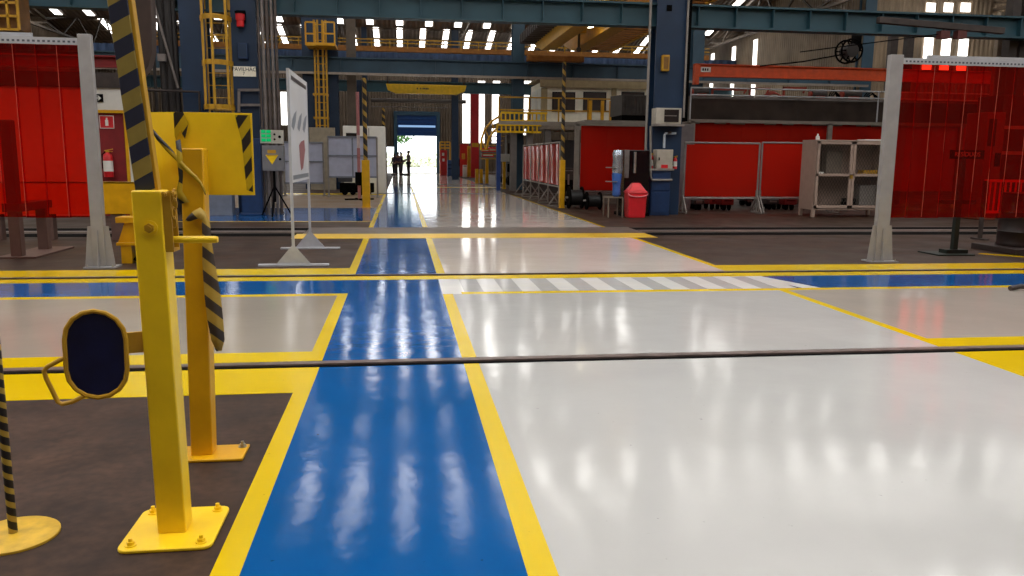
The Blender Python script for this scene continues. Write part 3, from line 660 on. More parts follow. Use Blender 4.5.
for i, (x, r) in enumerate(((260, .035), (264, .055), (268.5, .06), (273, .05), (277, .05))):
    q = at(x, 70, 21.2+.06*i)
    tag(MB().tube([(q.x, q.y, 0), (q.x, q.y, 8.8)], r*.8, 12).build('conduit_pipe', CONDUIT if i % 2 else mat('conduit_brown', (84, 74, 70), .5, .2, .2), None, loc=(q.x, q.y, 0)),
        ('thin conduit pipe closest to the blue column', 'second conduit pipe from the blue column', 'middle conduit pipe of the five beside the blue column', 'fourth conduit pipe from the blue column', 'conduit pipe of the five that is nearest the white banner')[i], 'pipe', 'vertical conduit pipes beside the column')
for x, w_ in ((207, .06), (180, .1), (262.5, .04)):
    pass
g = root('pipe_bundle', 'dark brown vertical pipe frame behind the striped arm', 'pipe frame', (at(168, 60, 21.6).x, 21.6, 0))
for x, r in ((154, .04), (163, .09), (170, .11), (176, .07)):
    q = at(x, 60, 21.6); MB().tube([(q.x, 21.6, 0), (q.x, 21.6, 8.8)], r, 10).build('pipe', mat('near_black_pipe', (30, 26, 26), .5), g)
q0, q1 = at(153, 0, 21.4), at(178, 88, 21.4); MB().tube([q0, q1], .03, 8).build('brace', CONDUIT, g)
e = rect(158, 54, 166, 61, 21.35); MB().box(e[0], 21.3, e[1], e[2], 21.4, e[3]).build('junction_box', CONDUIT, g)
q0, q1 = at(147, 90, 21.3), at(199, 92, 21.3); MB().tube([q0, q1, q1-Vector((0, 0, 1.2))], .035, 10).build('handrail', DARKB, g)
g = root('guard_rail', 'blue grey bracket frame on the column base beside the control box', 'bracket', (at(245, 100, 21.7).x, 21.7, 0))  # bracket frame fixed to the column, not a guard rail
for a_, b_ in (((238, 90), (260, 90)), ((240, 105), (262, 105)), ((239, 90), (239, 112))): MB().bar(at(*a_, 21.36), at(*b_, 21.36), .06).build('bar', CONDUIT, g)
e = rect(207, 188, 232, 217, 20.9)
tag(MB().box(e[0], 20.9, 0, e[2], 21.3, e[3]).build('plinth_cabinet', mat('plinth_grey', (112, 118, 130), .5), None, loc=(e[0], 21, 0), bevel=.01), 'low grey cabinet on the blue side walkway beneath the yellow guard sheet', 'cabinet')
e = rect(241, 150, 262, 212, 21.1)
tag(MB().box(e[0], 21.05, 0, e[2], 21.38, 1.9).box(e[0]-.05, 21.0, 0, e[2]+.05, 21.38, .06).build('column_guard', mat('column_guard_blue', (22, 52, 92), .5, 0, .15), None, loc=(e[0], 21.5, 0), bevel=.01), 'dark blue guard casing around the foot of the column', 'guard')
# control boxes on tripod
Yb = 20.6
e = rect(260, 130, 283, 143.5, Yb)
g = root('indicator_box', 'light grey box with six green lamps above the grey control box', 'control box', (e[0], Yb, e[1]))
MB().box(e[0], Yb, e[1], e[2], Yb+.15, e[3]).build('body', mat('light_grey_box', (176, 172, 160), .5), g, bevel=.008)
GRN = emit('green_indicator', (20, 190, 110), .8); s_ = .085
for i in range(2):
    for j in range(3):
        x, z = e[0]+.03+i*.12, e[1]+.045+j*.1; MB().box(x, Yb-.012, z, x+s_+.02, Yb, z+s_-.01).build('green_lamp', GRN, g)
for z in (e[1]+.1, e[1]+.22): MB().tube([(e[2]-.2, Yb-.02, z), (e[2]-.2, Yb, z)], .025, 10).build('button', BLACK, g)
MB().tube([(e[2]-.08, Yb-.02, (e[1]+e[3])/2), (e[2]-.08, Yb, (e[1]+e[3])/2)], .035, 12).build('selector_knob', BLACK, g)
MB().box(e[0]+.2, Yb+.15, e[1]+.05, e[0]+.3, 21.2, e[1]+.15).build('bracket', CONDUIT, g)
e = rect(262, 145.5, 283.5, 171, Yb); bz = at(274, 197.5, Yb).z
g = root('control_box', 'grey control box with yellow warning triangle on a black tripod', 'control box', ((e[0]+e[2])/2, Yb, 0))
MB().box(e[0], Yb, e[1], e[2], Yb+.25, e[3]).build('body', mat('mid_grey_box', (112, 112, 116), .5), g, bevel=.01)
cx, cz = (e[0]+e[2])/2-.02, (e[1]+e[3])/2
MB().prism([(cx-.15, Yb-.004, cz+.08), (cx+.15, Yb-.004, cz+.08), (cx, Yb-.004, cz-.15)], (0, .004, 0)).build('warning_triangle', PY, g)
MB().box(cx-.1, Yb-.004, cz+.12, cx+.1, Yb, cz+.2).box(cx-.12, Yb-.006, cz+.05, cx+.12, Yb-.004, cz+.075).build('label_plate', PYD, g)
MB().tube([(e[2]-.08, Yb-.03, cz-.02), (e[2]-.08, Yb, cz-.02)], .03, 10).build('lock_knob', BLACK, g)
cx = (e[0]+e[2])/2
MB().cyl(cx, Yb+.12, .35, e[1], .03, 10).build('pole', BLACK, g)
for k in range(3):
    a_ = 2*PI*k/3+.5; MB().tube([(cx, Yb+.12, .75), (cx+.42*math.cos(a_), Yb+.12+.42*math.sin(a_), .015)], .02, 8).build('leg', BLACK, g)
# ================================================================== BANNER STAND BESIDE THE WALKWAY
Xs = -1.47; ya, yb = gp(295, 266).y, gp(310, 249).y
g = root('banner_stand', 'tall white banner on two thin posts with triangular feet beside the blue walkway', 'banner', (Xs, (ya+yb)/2, 0))
zt1 = ax(285.5, 68, Xs); zb0 = ax(308, 176, Xs)
ya2 = ya+.02
zt1 = at(285.5, 68, ya).z; zbn = at(291, 183, ya).z
for y, z_ in ((ya, zt1), (yb, zt1)):
    MB().box(Xs-.018, y-.018, .02, Xs+.018, y+.018, zt1).build('post', TRACK, g)
    MB().prism([(Xs-.23, y-.02, .03), (Xs+.23, y-.02, .03), (Xs+.02, y-.02, .28), (Xs-.02, y-.02, .28)], (0, .008, 0)).build('gusset', TRACK, g)
    MB().box(Xs-.47, y-.04, 0, Xs+.47, y+.04, .03).build('foot', TRACK, g, bevel=.004)
BAN = mat('banner_white', (206, 208, 212), .45, 0, .05, 2)
bn = MB().box(Xs-.012, ya, zbn, Xs+.012, yb, zt1).build('panel', BAN, g)
L_ = yb-ya; H_ = zt1-zbn
def bpoly(name, pts, m, xo=.0135):
    return MB().prism([(Xs+xo, ya+u*L_, zbn+v*H_) for u, v in pts], (.001, 0, 0)).build(name, m, bn)
bpoly('header_bar', ((.1, .915), (.95, .915), (.95, .955), (.1, .955)), mat('banner_dark', (66, 60, 62), .5))
for i in range(3): bpoly('flame_print', ((.06+.3*i, .50), (.16+.3*i, .47), (.28+.3*i, .56), (.34+.3*i, .66), (.2+.3*i, .62), (.10+.3*i, .56)), mat('banner_grey', (126, 134, 144), .5))
bpoly('red_print', ((.42, .34), (.55, .38), (.74, .40), (.78, .30), (.62, .12), (.5, .10), (.45, .2)), mat('banner_red', (150, 92, 96), .5))
bpoly('footer_bar', ((.06, .025), (.95, .025), (.95, .065), (.06, .065)), mat('banner_grey2', (120, 126, 132), .5))
# ================================================================== GREY PARTITIONS AND POSTS AT THE FAR SIDE OF THE BLUE WALK
def grey_partition(x0, y0, x1, y1, Y, label, mid=True):
    a = rect(x0, y0, x1, y1, Y); g = root('partition_screen', label, 'partition', ((a[0]+a[2])/2, Y, 0), 'grey partition screens')
    MB().box(a[0], Y, a[1], a[2], Y+.03, a[3]).build('panel', GPANEL, g)
    b = MB().bar((a[0], Y, a[1]), (a[2], Y, a[1]), .06).bar((a[0], Y, a[3]), (a[2], Y, a[3]), .06).bar((a[0], Y-.01, (a[1]+a[3])/2+.05), (a[2], Y-.01, (a[1]+a[3])/2+.05), .05)
    for x in (a[0], a[2]): b.bar((x, Y, a[1]), (x, Y, a[3]), .05)
    if mid: b.bar((a[0]*.5+a[2]*.5, Y, a[1]), (a[0]*.5+a[2]*.5, Y, a[3]), .05)
    b.build('frame', mat('partition_frame', (120, 126, 140), .5), g)
    for x in (a[0], a[2]):
        MB().box(x-.03, Y-.03, 0, x+.03, Y+.03, a[3]).build('leg', TUBE, g)
        MB().box(x-.04, Y-.35, 0, x+.04, Y+.35, .05).build('foot', TUBE, g)
grey_partition(328, 137, 377, 177, 30.5, 'grey partition screen in four fields beside the pink pole')
grey_partition(284, 142.5, 323.5, 183, 31.2, 'grey partition screen partly behind the white banner', False)
g = root('white_kiosk', 'white panel kiosk behind the grey partition screens', 'kiosk', (at(362, 150, 33.5).x, 33.5, 0))
e = rect(343.5, 126, 385.5, 196, 33.5)
MB().box(e[0], 33.5, 0, e[2], 35, e[3]).build('body', WHITEP, g, bevel=.02)
pb('window', GLS, g, 346, 133, 357, 138.5, 33.48, .02); pb('door_seam', CONDUIT, g, 369, 128, 369.6, 194, 33.49, .01)
g = root('floor_machine', 'black floor machine parked under the grey partition screens', 'machine', (at(352, 188, 32.2).x, 32.2, 0))
e = rect(340, 183, 374, 194, 32.2); MB().box(e[0], 32, .1, e[2], 32.6, e[3]).build('body', BLACK, g, bevel=.03)
for i in range(4):
    x = e[0]+.2+i*(e[2]-e[0]-.4)/3; MB().tube([(x, 31.95, .11), (x, 32.05, .11)], .11, 14).build('wheel', BLACK, g)
for x0, x1, y0, y1 in ((338, 352, 172, 182), (355, 366, 174, 184)): pb('cover', mat('machine_grey', (70, 70, 74), .5), g, x0, y0, x1, y1, 32.3, .4)
# striped hanging/standing poles on yellow bollards
HP2 = helix('pole_tape_wide', (176, 140, 56), (36, 30, 28), .32)
def bollard(xc, ybase, ytop, ypole, wpx, label, dotted=False, group='yellow bollards along the aisle'):
    b0 = gp(xc, ybase); Y = b0.y; zt = at(xc, ytop, Y).z; r = wpx/2*Y/FOC
    g = root('bollard', label, 'bollard', b0, group)
    MB().box(b0.x-r, Y-r, 0, b0.x+r, Y+r, zt).build('post', PYO if not dotted else stripes('dotted_bollard', (206, 156, 20), (40, 34, 26), (0, 0, 1), .16, .5, .75), g, bevel=.01)
    MB().box(b0.x-r*1.2, Y-r*1.2, 0, b0.x+r*1.2, Y+r*1.2, .02).build('base_plate', PYO, g)
    if ypole is not None:
        zp = at(xc, ypole, Y).z
        MB().tube([(b0.x, Y, zt-.05), (b0.x, Y, zp)], r*.55 if wpx > 6 else r*.7, 10).build('striped_pole', HP2, g)
    return g
bollard(366.5, 207.5, 160, 78, 7.5, 'yellow bollard with tall striped pole beside the grey partition screen')
bollard(384.5, 188, 158, 108, 4.5, 'slim dotted yellow bollard with striped pole beside the white kiosk', True)
bollard(561.5, 208, 160, 62, 5.2, 'yellow bollard with tall striped pole at the end of the pink red screens')
e0 = gp(359.5, 200)
g = root('marker_pole', 'pink and white marker pole on a black weighted stand', 'pole', e0)
MB().cyl(e0.x, e0.y, .02, at(359, 92, e0.y).z, .055, 12).build('pole', stripes('pink_pole', (196, 128, 128), (226, 206, 204), (0, 0, 1), 2.2, .5, .8), g)
MB().cyl(e0.x, e0.y, .5, .95, .13, 16).build('weight', BLACK, g)
for a_ in (0, 1, 2, 3): MB().bar((e0.x, e0.y, .03), (e0.x+.5*math.cos(a_*PI/2+.3), e0.y+.5*math.sin(a_*PI/2+.3), .03), .05).build('foot', BLACK, g)
MB().cyl(e0.x, e0.y, .03, .5, .02, 8).build('stem', CONDUIT, g)
# far end clutter around the door
def farbox(name, label, cat, x0, y0, x1, y1, Y, d, m, group=None, trim=None, **k):
    a = rect(x0, y0, x1, y1, Y)
    g = root(name, label, cat, ((a[0]+a[2])/2, Y, max(0, a[1]) if k.get('up') else 0), group)
    MB().box(a[0], Y, a[1] if k.get('up') else 0, a[2], Y+d, a[3]).build('body', m, g, bevel=.02)
    if trim:
        for q in trim:
            w_, h_ = a[2]-a[0], a[3]-a[1]
            MB().box(a[0]+q[0]*w_, Y-.02, a[1]+q[1]*h_, a[0]+q[2]*w_, Y, a[1]+q[3]*h_).build(q[4], q[5], g)
    return g
farbox('extinguisher_cabinet', 'red cabinet with white symbols beside the far doorway', 'cabinet', 440, 150, 447, 169, 66, .4, mat('far_red', (186, 28, 26), .5), None, ((.3, .7, .6, .85, 'symbol', WHITEP), (.35, .4, .65, .55, 'symbol', WHITEP)))
farbox('tool_trolley', 'blue tool trolley next to the red cabinet by the far doorway', 'trolley', 447.5, 160, 453.5, 173, 64, .6, mat('far_blue', (30, 70, 120), .5), None, ((.1, .3, .9, .35, 'drawer', BLACK), (.1, .6, .9, .65, 'drawer', BLACK)))
farbox('vending_unit', 'dark blue machine between the blue column and the red board', 'machine', 458, 158, 464, 173, 64, .6, mat('far_navy', (36, 56, 84), .5), None, ((.15, .45, .85, .9, 'screen', GLS),))
farbox('notice_board', 'bright red notice board beside the red column', 'board', 460, 144, 468.5, 163, 63, .1, mat('far_red2', (206, 34, 28), .5), None, ((.2, .2, .6, .5, 'sheet', mat('far_sheet', (226, 160, 60), .5)),))
farbox('yellow_locker', 'narrow yellow locker standing against the red column', 'locker', 467.5, 146, 471.5, 172, 62, .4, PYO, None, ((.2, .1, .8, .9, 'door', PYD),))
farbox('white_cooler', 'low white cooler box at the foot of the red board', 'cooler', 463, 165, 467, 172.5, 61, .4, WHITEP, None, ((.1, .8, .9, .9, 'lid', CONDUIT),))
a = rect(471.5, 80, 479, 172, 60)
g = root('red_column', 'tall bright red steel column in the far bay', 'column', ((a[0]+a[2])/2, 60, 0))
zr5 = at(475, 84, 60).z
MB().box(a[0], 60, 0, a[2], 60.05, zr5).box(a[0], 60.45, 0, a[2], 60.5, zr5).box((a[0]+a[2])/2-.03, 60.05, 0, (a[0]+a[2])/2+.03, 60.45, zr5).build('shaft', REDP, g)
MB().box(a[0]-.1, 59.9, 0, a[2]+.1, 60.6, .06).build('base_plate', REDP, g)
pb('collar', PYO, g, 472, 143, 478.5, 147, 59.98, .03)
for i, (x0, x1, y0, y1) in enumerate(((482, 489, 148, 152), (489, 496, 147, 152), (482, 494, 153, 157))):
    farbox('red_shelf_crate', ('small red crate on the upper rack beside the red column', 'red crate on the upper rack close to the navy post', 'long red crate on the lower rack shelf')[i], 'crate', x0, y0, x1, y1, 56, .5, REDP, 'red crates on the far rack', ((.1, .3, .9, .6, 'label', WHITEP),), up=True)
g = root('storage_rack', 'grey storage rack holding red crates behind the yellow bollards', 'rack', (at(488, 165, 56.3).x, 56.3, 0))
a = rect(480.5, 152.3, 497, 174, 56.2); a2 = rect(480.5, 157.2, 497, 174, 56.2)
for x in (a[0], a[2]):
    for y in (55.9, 56.7): MB().box(x-.04, y-.04, 0, x+.04, y+.04, at(488, 146, 56).z).build('upright', CONDUIT, g)
for z in (a[3], a2[3], .5): MB().box(a[0], 55.9, z-.06, a[2], 56.7, z).build('shelf', CONDUIT, g)
for (x, yb_, yt, w_, l_) in ((457, 175, 160, 2.4, 'thin yellow bollard far down the aisle near the blue trolley'), (476.8, 183, 169, 3.2, 'short yellow bollard of the pair before the red column'), (481, 183, 169, 3.2, 'short yellow bollard nearest the storage rack'), (486.8, 183.5, 159, 3, 'tall yellow bollard beside the storage rack')):
    bollard(x, yb_, yt, None, w_, l_)
g = bollard(504, 189, 161, None, 3, 'yellow bollard carrying a small white sign under the mezzanine')
e = gp(504, 189); a = rect(499, 154, 509.5, 161.5, e.y-.1)
MB().box(a[0], e.y-.12, a[1], a[2], e.y-.1, a[3]).build('sign_plate', WHITEP, g)
# yellow hoist beam
a = rect(386, 84.5, 466.5, 94, 50)
g = root('hoist_beam', 'yellow hoist beam with tapered ends hanging above the far doorway', 'crane', ((a[0]+a[2])/2, 50, a[1]))
w_ = a[2]-a[0]; h_ = a[3]-a[1]
MB().prism([(a[0], 50, a[3]), (a[2], 50, a[3]), (a[2]-.02*w_, 50, a[1]+.35*h_), (a[2]-.12*w_, 50, a[1]), (a[0]+.12*w_, 50, a[1]), (a[0]+.02*w_, 50, a[1]+.35*h_)], (0, .35, 0)).build('girder', HYEL, g, bevel=.02)
for i, x in enumerate((.38, .42, .45, .47, .49, .51)): MB().box(a[0]+x*w_, 49.985, a[1]+.48*h_, a[0]+(x+.015)*w_, 50, a[1]+.64*h_).build('mark', DARKB, g)
for u in (.02, .97): MB().box(a[0]+u*w_-.05, 50.1, a[3], a[0]+u*w_+.05, 50.2, a[3]+.9).build('hanger', DARKB, g)
for y0_, y1_, l_ in ((99, 103, 'thick grey service duct above the far doorway'), (106.6, 107.6, 'thin grey pipe running below the service duct')):
    a = rect(371, y0_, 466 if y1_ < 105 else 448, y1_, 56)
    tag(MB().tube([(a[0], 56, (a[1]+a[3])/2), (a[2], 56, (a[1]+a[3])/2)], (a[3]-a[1])/2, 12).build('hanging_service_pipe', mat('pipe_grey', (104, 98, 94), .45, .3), None, loc=(a[0], 56, a[1])), l_, 'pipe')
a = rect(440, 142, 450, 148, 70)
g = root('yellow_rail_guard', 'small yellow guard rail panel on the wall beside the far doorway', 'guard rail', (a[0], 70, 0)); b = MB()
for z in (a[1], (a[1]+a[3])/2, a[3]): b.bar((a[0], 70, z), (a[2], 70, z), .1)
for x in (a[0], (a[0]+a[2])/2, a[2]): b.bar((x, 70, 0), (x, 70, a[3]), .1)
b.build('rails', PYO, g)
# ================================================================== PLATFORM LADDER ON THE SECOND COLUMN LINE
g = root('ladder_platform', 'yellow railed platform on the second blue column, high above the partitions', 'platform', (at(331, 46, 37.2).x, 37.2, 0))
a = rect(305.5, 22, 335, 46, 36.6)
MB().box(a[0], 36.4, a[1], a[2], 37.85, a[1]+.12).build('deck', PYO, g)
for x0_, x1_ in ((305.5, 315), (323.5, 334.5)):
    q = rect(x0_, 22, x1_, 45, 36.4); b = MB()
    for z in (q[1], (q[1]+q[3])/2, q[3]): b.bar((q[0], 36.42, z), (q[2], 36.42, z), .06)
    for x in (q[0], q[2]): b.bar((x, 36.42, q[1]), (x, 36.42, q[3]), .06)
    b.build('guard_rail', PYO, g)
xa, xb = at(315.5, 85, 37.3).x, at(327, 85, 37.3).x; zt1 = at(320, 20, 37.3).z; zt0 = at(320, 130, 37.3).z
for x in (xa, xb, xa+.14, xb-.14): MB().box(x-.04, 37.25, zt0, x+.04, 37.33, zt1).build('ladder_rail', PYD, g)
b = MB(); z = zt0+.2
while z < zt1: b.bar((xa, 37.3, z), (xb, 37.3, z), .035); z += .33
b.build('rung', PYD, g)
b = MB(); z = zt0+.5
while z < 4.9: b.bar((xa-.05, 36.7, z), (xb+.05, 36.7, z), .03, .09); b.bar((xa-.05, 36.7, z), (xa-.05, 37.3, z), .03, .09); b.bar((xb+.05, 36.7, z), (xb+.05, 37.3, z), .03, .09); z += 1.0
b.build('hoop', PYD, g)
MB().box(xa-.3, 37.0, 0, xb+.3, 37.3, zt0+.1).build('foot_casing', mat('tan_casing', (150, 140, 122), .6), g)
# ================================================================== BRIDGE CRANE WITH TWO TAN YELLOW GIRDERS
g = root('bridge_crane', 'tan yellow double girder bridge crane with ribbed walkway under the roof', 'crane', (7.2, 33, 5.9))
def girder_y(x0, x1, y0, y1, z0, z1, name='girder'):
    MB().prism([(x0, y0, z0), (x0, y1-2.2, z0), (x0, y1, z0+.55), (x0, y1, z1), (x0, y0, z1)], (x1-x0, 0, 0)).build(name, CRANE, g, bevel=.01)
girder_y(6.0, 6.6, 22.6, 37.6, 6.05, 7.4); girder_y(7.35, 7.95, 22.6, 37.6, 6.05, 7.4)
b = MB(); y = 22.8
while y < 37.4: b.box(7.95, y, 6.35, 9.6, y+.34, 6.41); y += .55
b.build('walkway_slats', SLATC, g)
MB().box(9.55, 22.6, 6.3, 9.65, 37.6, 6.5).build('walkway_edge', CRANE, g)
b = MB()
for k in range(8): b.bar((9.62, 22.8+k*2.1, 6.4), (9.62, 22.8+k*2.1, 7.4), .06)
for z in (6.9, 7.4): b.bar((9.62, 22.7, z), (9.62, 37.5, z), .06)
b.build('walkway_rail', PYD, g)
y = 22.9
while y < 37: MB().box(5.3, y, 6.5, 6.0, y+.12, 6.9).build('bus_bracket', DARKB, g); y += .5
MB().box(5.7, 37.2, 5.81, 8.3, 37.7, 6.06).build('end_truck', SLATC, g, bevel=.02)
MB().box(6.3, 31.5, 6.6, 7.7, 33, 7.6).box(6.7, 32, 6.3, 7.2, 32.5, 6.6).build('trolley', CRANE, g)
MB().tube([(6.95, 32.2, 6.4), (6.95, 32.2, 5.7)], .05, 8).ball((6.95, 32.2, 5.7), .1).build('hook', DARKB, g)
MB().lathe(6.85, 30.2, [(.1, 6.5), (.22, 6.3), (.22, 6.26)], 14).build('lamp_shade', CONDUIT, g)
MB().cyl(6.85, 30.2, 6.24, 6.27, .2, 14).build('lamp_glass', emit('crane_lamp', (255, 240, 200), 12), g)
# second crane farther back: walkway rail in front of the blue fascia
g = root('far_crane', 'long yellow crane with railed walkway in front of the far roof', 'crane', (0, 52.5, 8.3))
a = rect(150, 54, 500, 58, 52.5); x0, x1 = -16, 20
MB().box(x0, 52.4, 7.9, x1, 52.8, 8.2).build('girder', SLATC, g); b = MB(); x = x0
while x < x1: b.bar((x, 52.4, 8.1), (x, 52.4, 8.6), .05); x += 1.1
for z in (8.4, 8.6): b.bar((x0, 52.4, z), (x1, 52.4, z), .06)
b.build('walkway_rail', PYD, g)
# ================================================================== MEZZANINE WITH CREAM OFFICE
Ym = 36.6
zd = at(520, 122.5, Ym).z
GBEAM = mat('grey_brown_beam', (128, 120, 110), .5, 0, .12)
g = root('mezzanine', 'steel mezzanine on posts with yellow railings carrying the cream office', 'mezzanine', (at(570, 122, Ym).x, Ym, 0))
xm0, xm1 = at(499, 125, Ym).x, at(700, 125, Ym).x
MB().box(xm0, Ym, zd-.28, xm1, Ym+.12, zd).box(xm0, Ym, zd-.04, xm1, Ym+7, zd).build('deck', GBEAM, g)
for px_ in (514, 530, 548, 600, 640):
    x = at(px_, 150, Ym).x; MB().box(x-.14, Ym+.1, 0, x+.14, Ym+.4, zd-.1).build('post', mat('mezz_post', (110, 104, 100), .6), g)
b = MB()
for z in (.55, 1.1): b.bar((xm0, Ym+.05, zd+z), (xm1, Ym+.05, zd+z), .06)
x = xm0
while x < xm1: b.bar((x, Ym+.05, zd), (x, Ym+.05, zd+1.1), .06); x += 1.35
b.build('guard_rail', PYD, g)
for px_ in (590.5, 602.5, 611): 
    x = at(px_, 112, Ym-.1).x; MB().bar((x, Ym-.05, zd), (x, Ym-.05, zd+1.02), .13).build('gate_post', PYO, g)
a = rect(501, 113, 547, 121, Ym-.05); a2 = rect(497, 125, 541, 132, Ym-.05); b = MB()
for q in (a, a2):
    x = q[0]
    while x < q[2]: b.bar((x, Ym-.08, q[1]), (x, Ym-.08, q[3]), .06); x += .2
    for z in (q[1], q[3]): b.bar((q[0], Ym-.09, z), (q[2], Ym-.09, z), .09)
b.build('kick_grille', HYEL, g)
# stair with curved rail
a = rect(482, 114, 500, 150, 37.4); b = MB()
P = [at(x, y, 37.4) for x, y in ((500, 116), (492, 121), (485, 129), (481.5, 139), (481, 150))]
b.tube(P, .05, 8); P2 = [at(x, y, 37.4) for x, y in ((501, 126), (494, 131), (489, 138), (486, 150))]; b.tube(P2, .05, 8)
for i in range(1, 5): b.bar(P[i], P2[min(i, 3)], .04)
b.build('stair_rail', PYO, g)
b = MB()
for i in range(8):
    q = at(500-1.6*i, 127+4.5*i, 37.8); b.box(q.x-.35, 37.5, q.z-.03, q.x+.35, 38.2, q.z)
b.build('stair_tread', PYD, g)
e = rect(496.5, 130, 500.5, 183, 37); MB().box(e[0], 36.9, 0, e[2], 37.1, zd-.25).build('stair_post', mat('navy_post', (22, 56, 120), .5), g)
Yo = 39.4
g = root('site_office', 'cream panel office with dark windows standing on the mezzanine', 'office', (at(595, 122, Yo).x, Yo, zd))
a = rect(542, 81, 700, 123, Yo); zo0 = zd
MB().box(a[0], Yo, zo0, a[2], Yo+3.4, a[3]-.1).build('body', CREAM, g)
f_ = rect(541, 80.5, 700, 89, Yo); MB().box(f_[0]-.05, Yo-.06, f_[1], f_[2], Yo, f_[3]).box(f_[0]-.1, Yo-.1, f_[3], f_[2], Yo+3.5, f_[3]+.06).build('fascia', BEIGE, g)
for p0, p1 in ((541, 547), (611, 616)):
    q = rect(p0, 88, p1, 123, Yo); MB().box(q[0], Yo-.06, zo0, q[2], Yo, q[3]).build('corner_post', BEIGE, g)
for p0, p1 in ((553, 574), (584, 605), (622, 643)):
    q = rect(p0, 93, p1, 111, Yo); w = MB().box(q[0]-.05, Yo-.04, q[1]-.05, q[2]+.05, Yo, q[3]+.05).build('window_frame', GLS, g)
    MB().box(q[0], Yo-.05, q[1], q[2], Yo-.03, q[3]).build('pane', mat('office_glass', (66, 58, 56), .2), w)
q = rect(546, 124, 575, 132, Yo-.2)
MB().box(q[0], Yo-.2, q[1], q[2], Yo, q[3]).build('lower_panel', CREAM, g)
b = MB()
for k in range(3): b.box(a[0]-.03, Yo+.3+k*1.0, zo0+.2, a[0], Yo+1.0+k*1.0, a[3]-.4)
b.build('side_panel', WHITEP, g)
# things under the mezzanine
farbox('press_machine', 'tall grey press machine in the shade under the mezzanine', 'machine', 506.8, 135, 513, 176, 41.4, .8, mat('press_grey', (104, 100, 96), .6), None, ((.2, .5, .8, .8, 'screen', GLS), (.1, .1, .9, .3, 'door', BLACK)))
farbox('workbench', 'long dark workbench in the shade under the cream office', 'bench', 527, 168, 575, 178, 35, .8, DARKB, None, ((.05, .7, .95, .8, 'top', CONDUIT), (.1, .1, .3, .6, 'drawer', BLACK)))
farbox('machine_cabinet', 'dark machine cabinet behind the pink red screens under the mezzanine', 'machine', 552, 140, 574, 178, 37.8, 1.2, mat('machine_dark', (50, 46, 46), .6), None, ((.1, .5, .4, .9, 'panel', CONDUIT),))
for i, (x, y_) in enumerate(((506, 178), (512, 180))):
    q = gp(x, y_+8); g = root('motor_unit', ('small black motor unit lying by the white sign bollard', 'second small motor unit beyond the white sign bollard')[i], 'motor', q, 'motor units under the mezzanine')
    MB().tube([(q.x, q.y-.3, .35), (q.x, q.y+.4, .35)], .28, 14).build('drum', BLACK, g); MB().box(q.x-.3, q.y-.3, 0, q.x+.3, q.y+.4, .12).build('skid', CONDUIT, g)
# ================================================================== PORTABLE RED SCREENS
def portable(label, w, zt, zb, loc, rz, foot=.35, film=None, group='portable red screens'):
    g = root('portable_screen', label, 'welding screen', (0, 0, 0), group)
    b = MB(); r = .024
    for s_ in (-1, 1): b.tube([(s_*w/2, 0, .05), (s_*w/2, 0, zt)], r, 10)
    for z in (zb-.05, zt): b.tube([(-w/2, 0, z), (w/2, 0, z)], r, 10)
    b.build('frame', TUBE, g)
    n = 12; V = []; F = []
    for i in range(n+1):
        x = -w/2+.05+(w-.1)*i/n; V += [(x, .015*math.sin(i*1.3), zb), (x, .02*math.sin(i*.9+1), (zb+zt)/2), (x, 0, zt-.05)]
    F = [(3*i+j, 3*i+3+j, 3*i+4+j, 3*i+1+j) for i in range(n) for j in (0, 1)]
    MB().add(V, F).build('film', film or REDQ, g)
    for s_ in (-1, 1):
        MB().bar((s_*w/2, -foot, .03), (s_*w/2, 0, .5), .035).bar((s_*w/2, foot, .03), (s_*w/2, 0, .5), .035).bar((s_*w/2, -foot, .025), (s_*w/2, foot, .025), .04).build('foot', TUBE, g)
    g.location = loc; g.rotation_euler = (0, 0, rz); return g
def port_px(x0, x1, ytop, ybot, xb, yb, label):
    q = gp(xb, yb); Y = q.y; a = rect(x0, ytop, x1, ybot, Y)
    return portable(label, a[2]-a[0], a[3], a[1], ((a[0]+a[2])/2, Y, 0), 0)
port_px(684, 758.5, 143, 196.5, 684, 213, 'portable red screen with a white glint beside the control box column')
port_px(761, 836, 143, 196.5, 760, 213, 'portable red screen with dark oval blotch beside the mesh cabinet')
port_px(580.5, 624, 143, 190.5, 580, 204, 'portable dark red screen behind the black cooler machine')
blot = MB(); 
ys = [24.9, 26.9, 28.9, 30.9, 33.0]
labs = ['brightest pink red screen in the row, next to the yellow bollard', 'second pink red screen in the row from the yellow bollard', 'third pink red screen in the row from the yellow bollard', 'pink red screen of the row farthest from the yellow bollard']
REDP2 = curtain('pink_red_film', (.85, .12, .10, 1), .25, (220, 76, 70), .3)
for i in range(4):
    portable(labs[i], ys[i+1]-ys[i]-.08, 1.98, .66, (4.86+.02*i, (ys[i]+ys[i+1])/2, 0), PI/2, .34, REDP2, 'pink red screens along the aisle')
# fixed frame with hanging red curtains in front of the column line
Yf = 24.6
def fixed_curtain(p0, p1, label, posts):
    a = rect(p0, 122, p1, 126, Yf)
    g = root('curtain_frame', label, 'curtain frame', ((a[0]+a[2])/2, Yf, 0))
    z1 = at((p0+p1)/2, 122, Yf).z
    MB().box(a[0], Yf, z1-.1, a[2], Yf+.12, z1).build('top_rail', GBEAM, g)
    for p_ in posts:
        x = at(p_, 150, Yf).x; MB().box(x-.07, Yf+.0, 0, x+.07, Yf+.1, z1-.05).build('post', GBEAM, g)
    n = max(2, int((a[2]-a[0])/.55)); w = (a[2]-a[0])/n
    x_start = at(p0+(5 if p0 > 600 else 83), 150, Yf).x
    x = x_start; k = 0
    while x < a[2]-.1:
        curtain_strip(g, x-.01, min(x+.8, a[2]), Yf+.14+(.01 if k % 2 else 0), .55, z1-.1, REDQ, .02, k*2.1, False); x += .79; k += 1
    return g
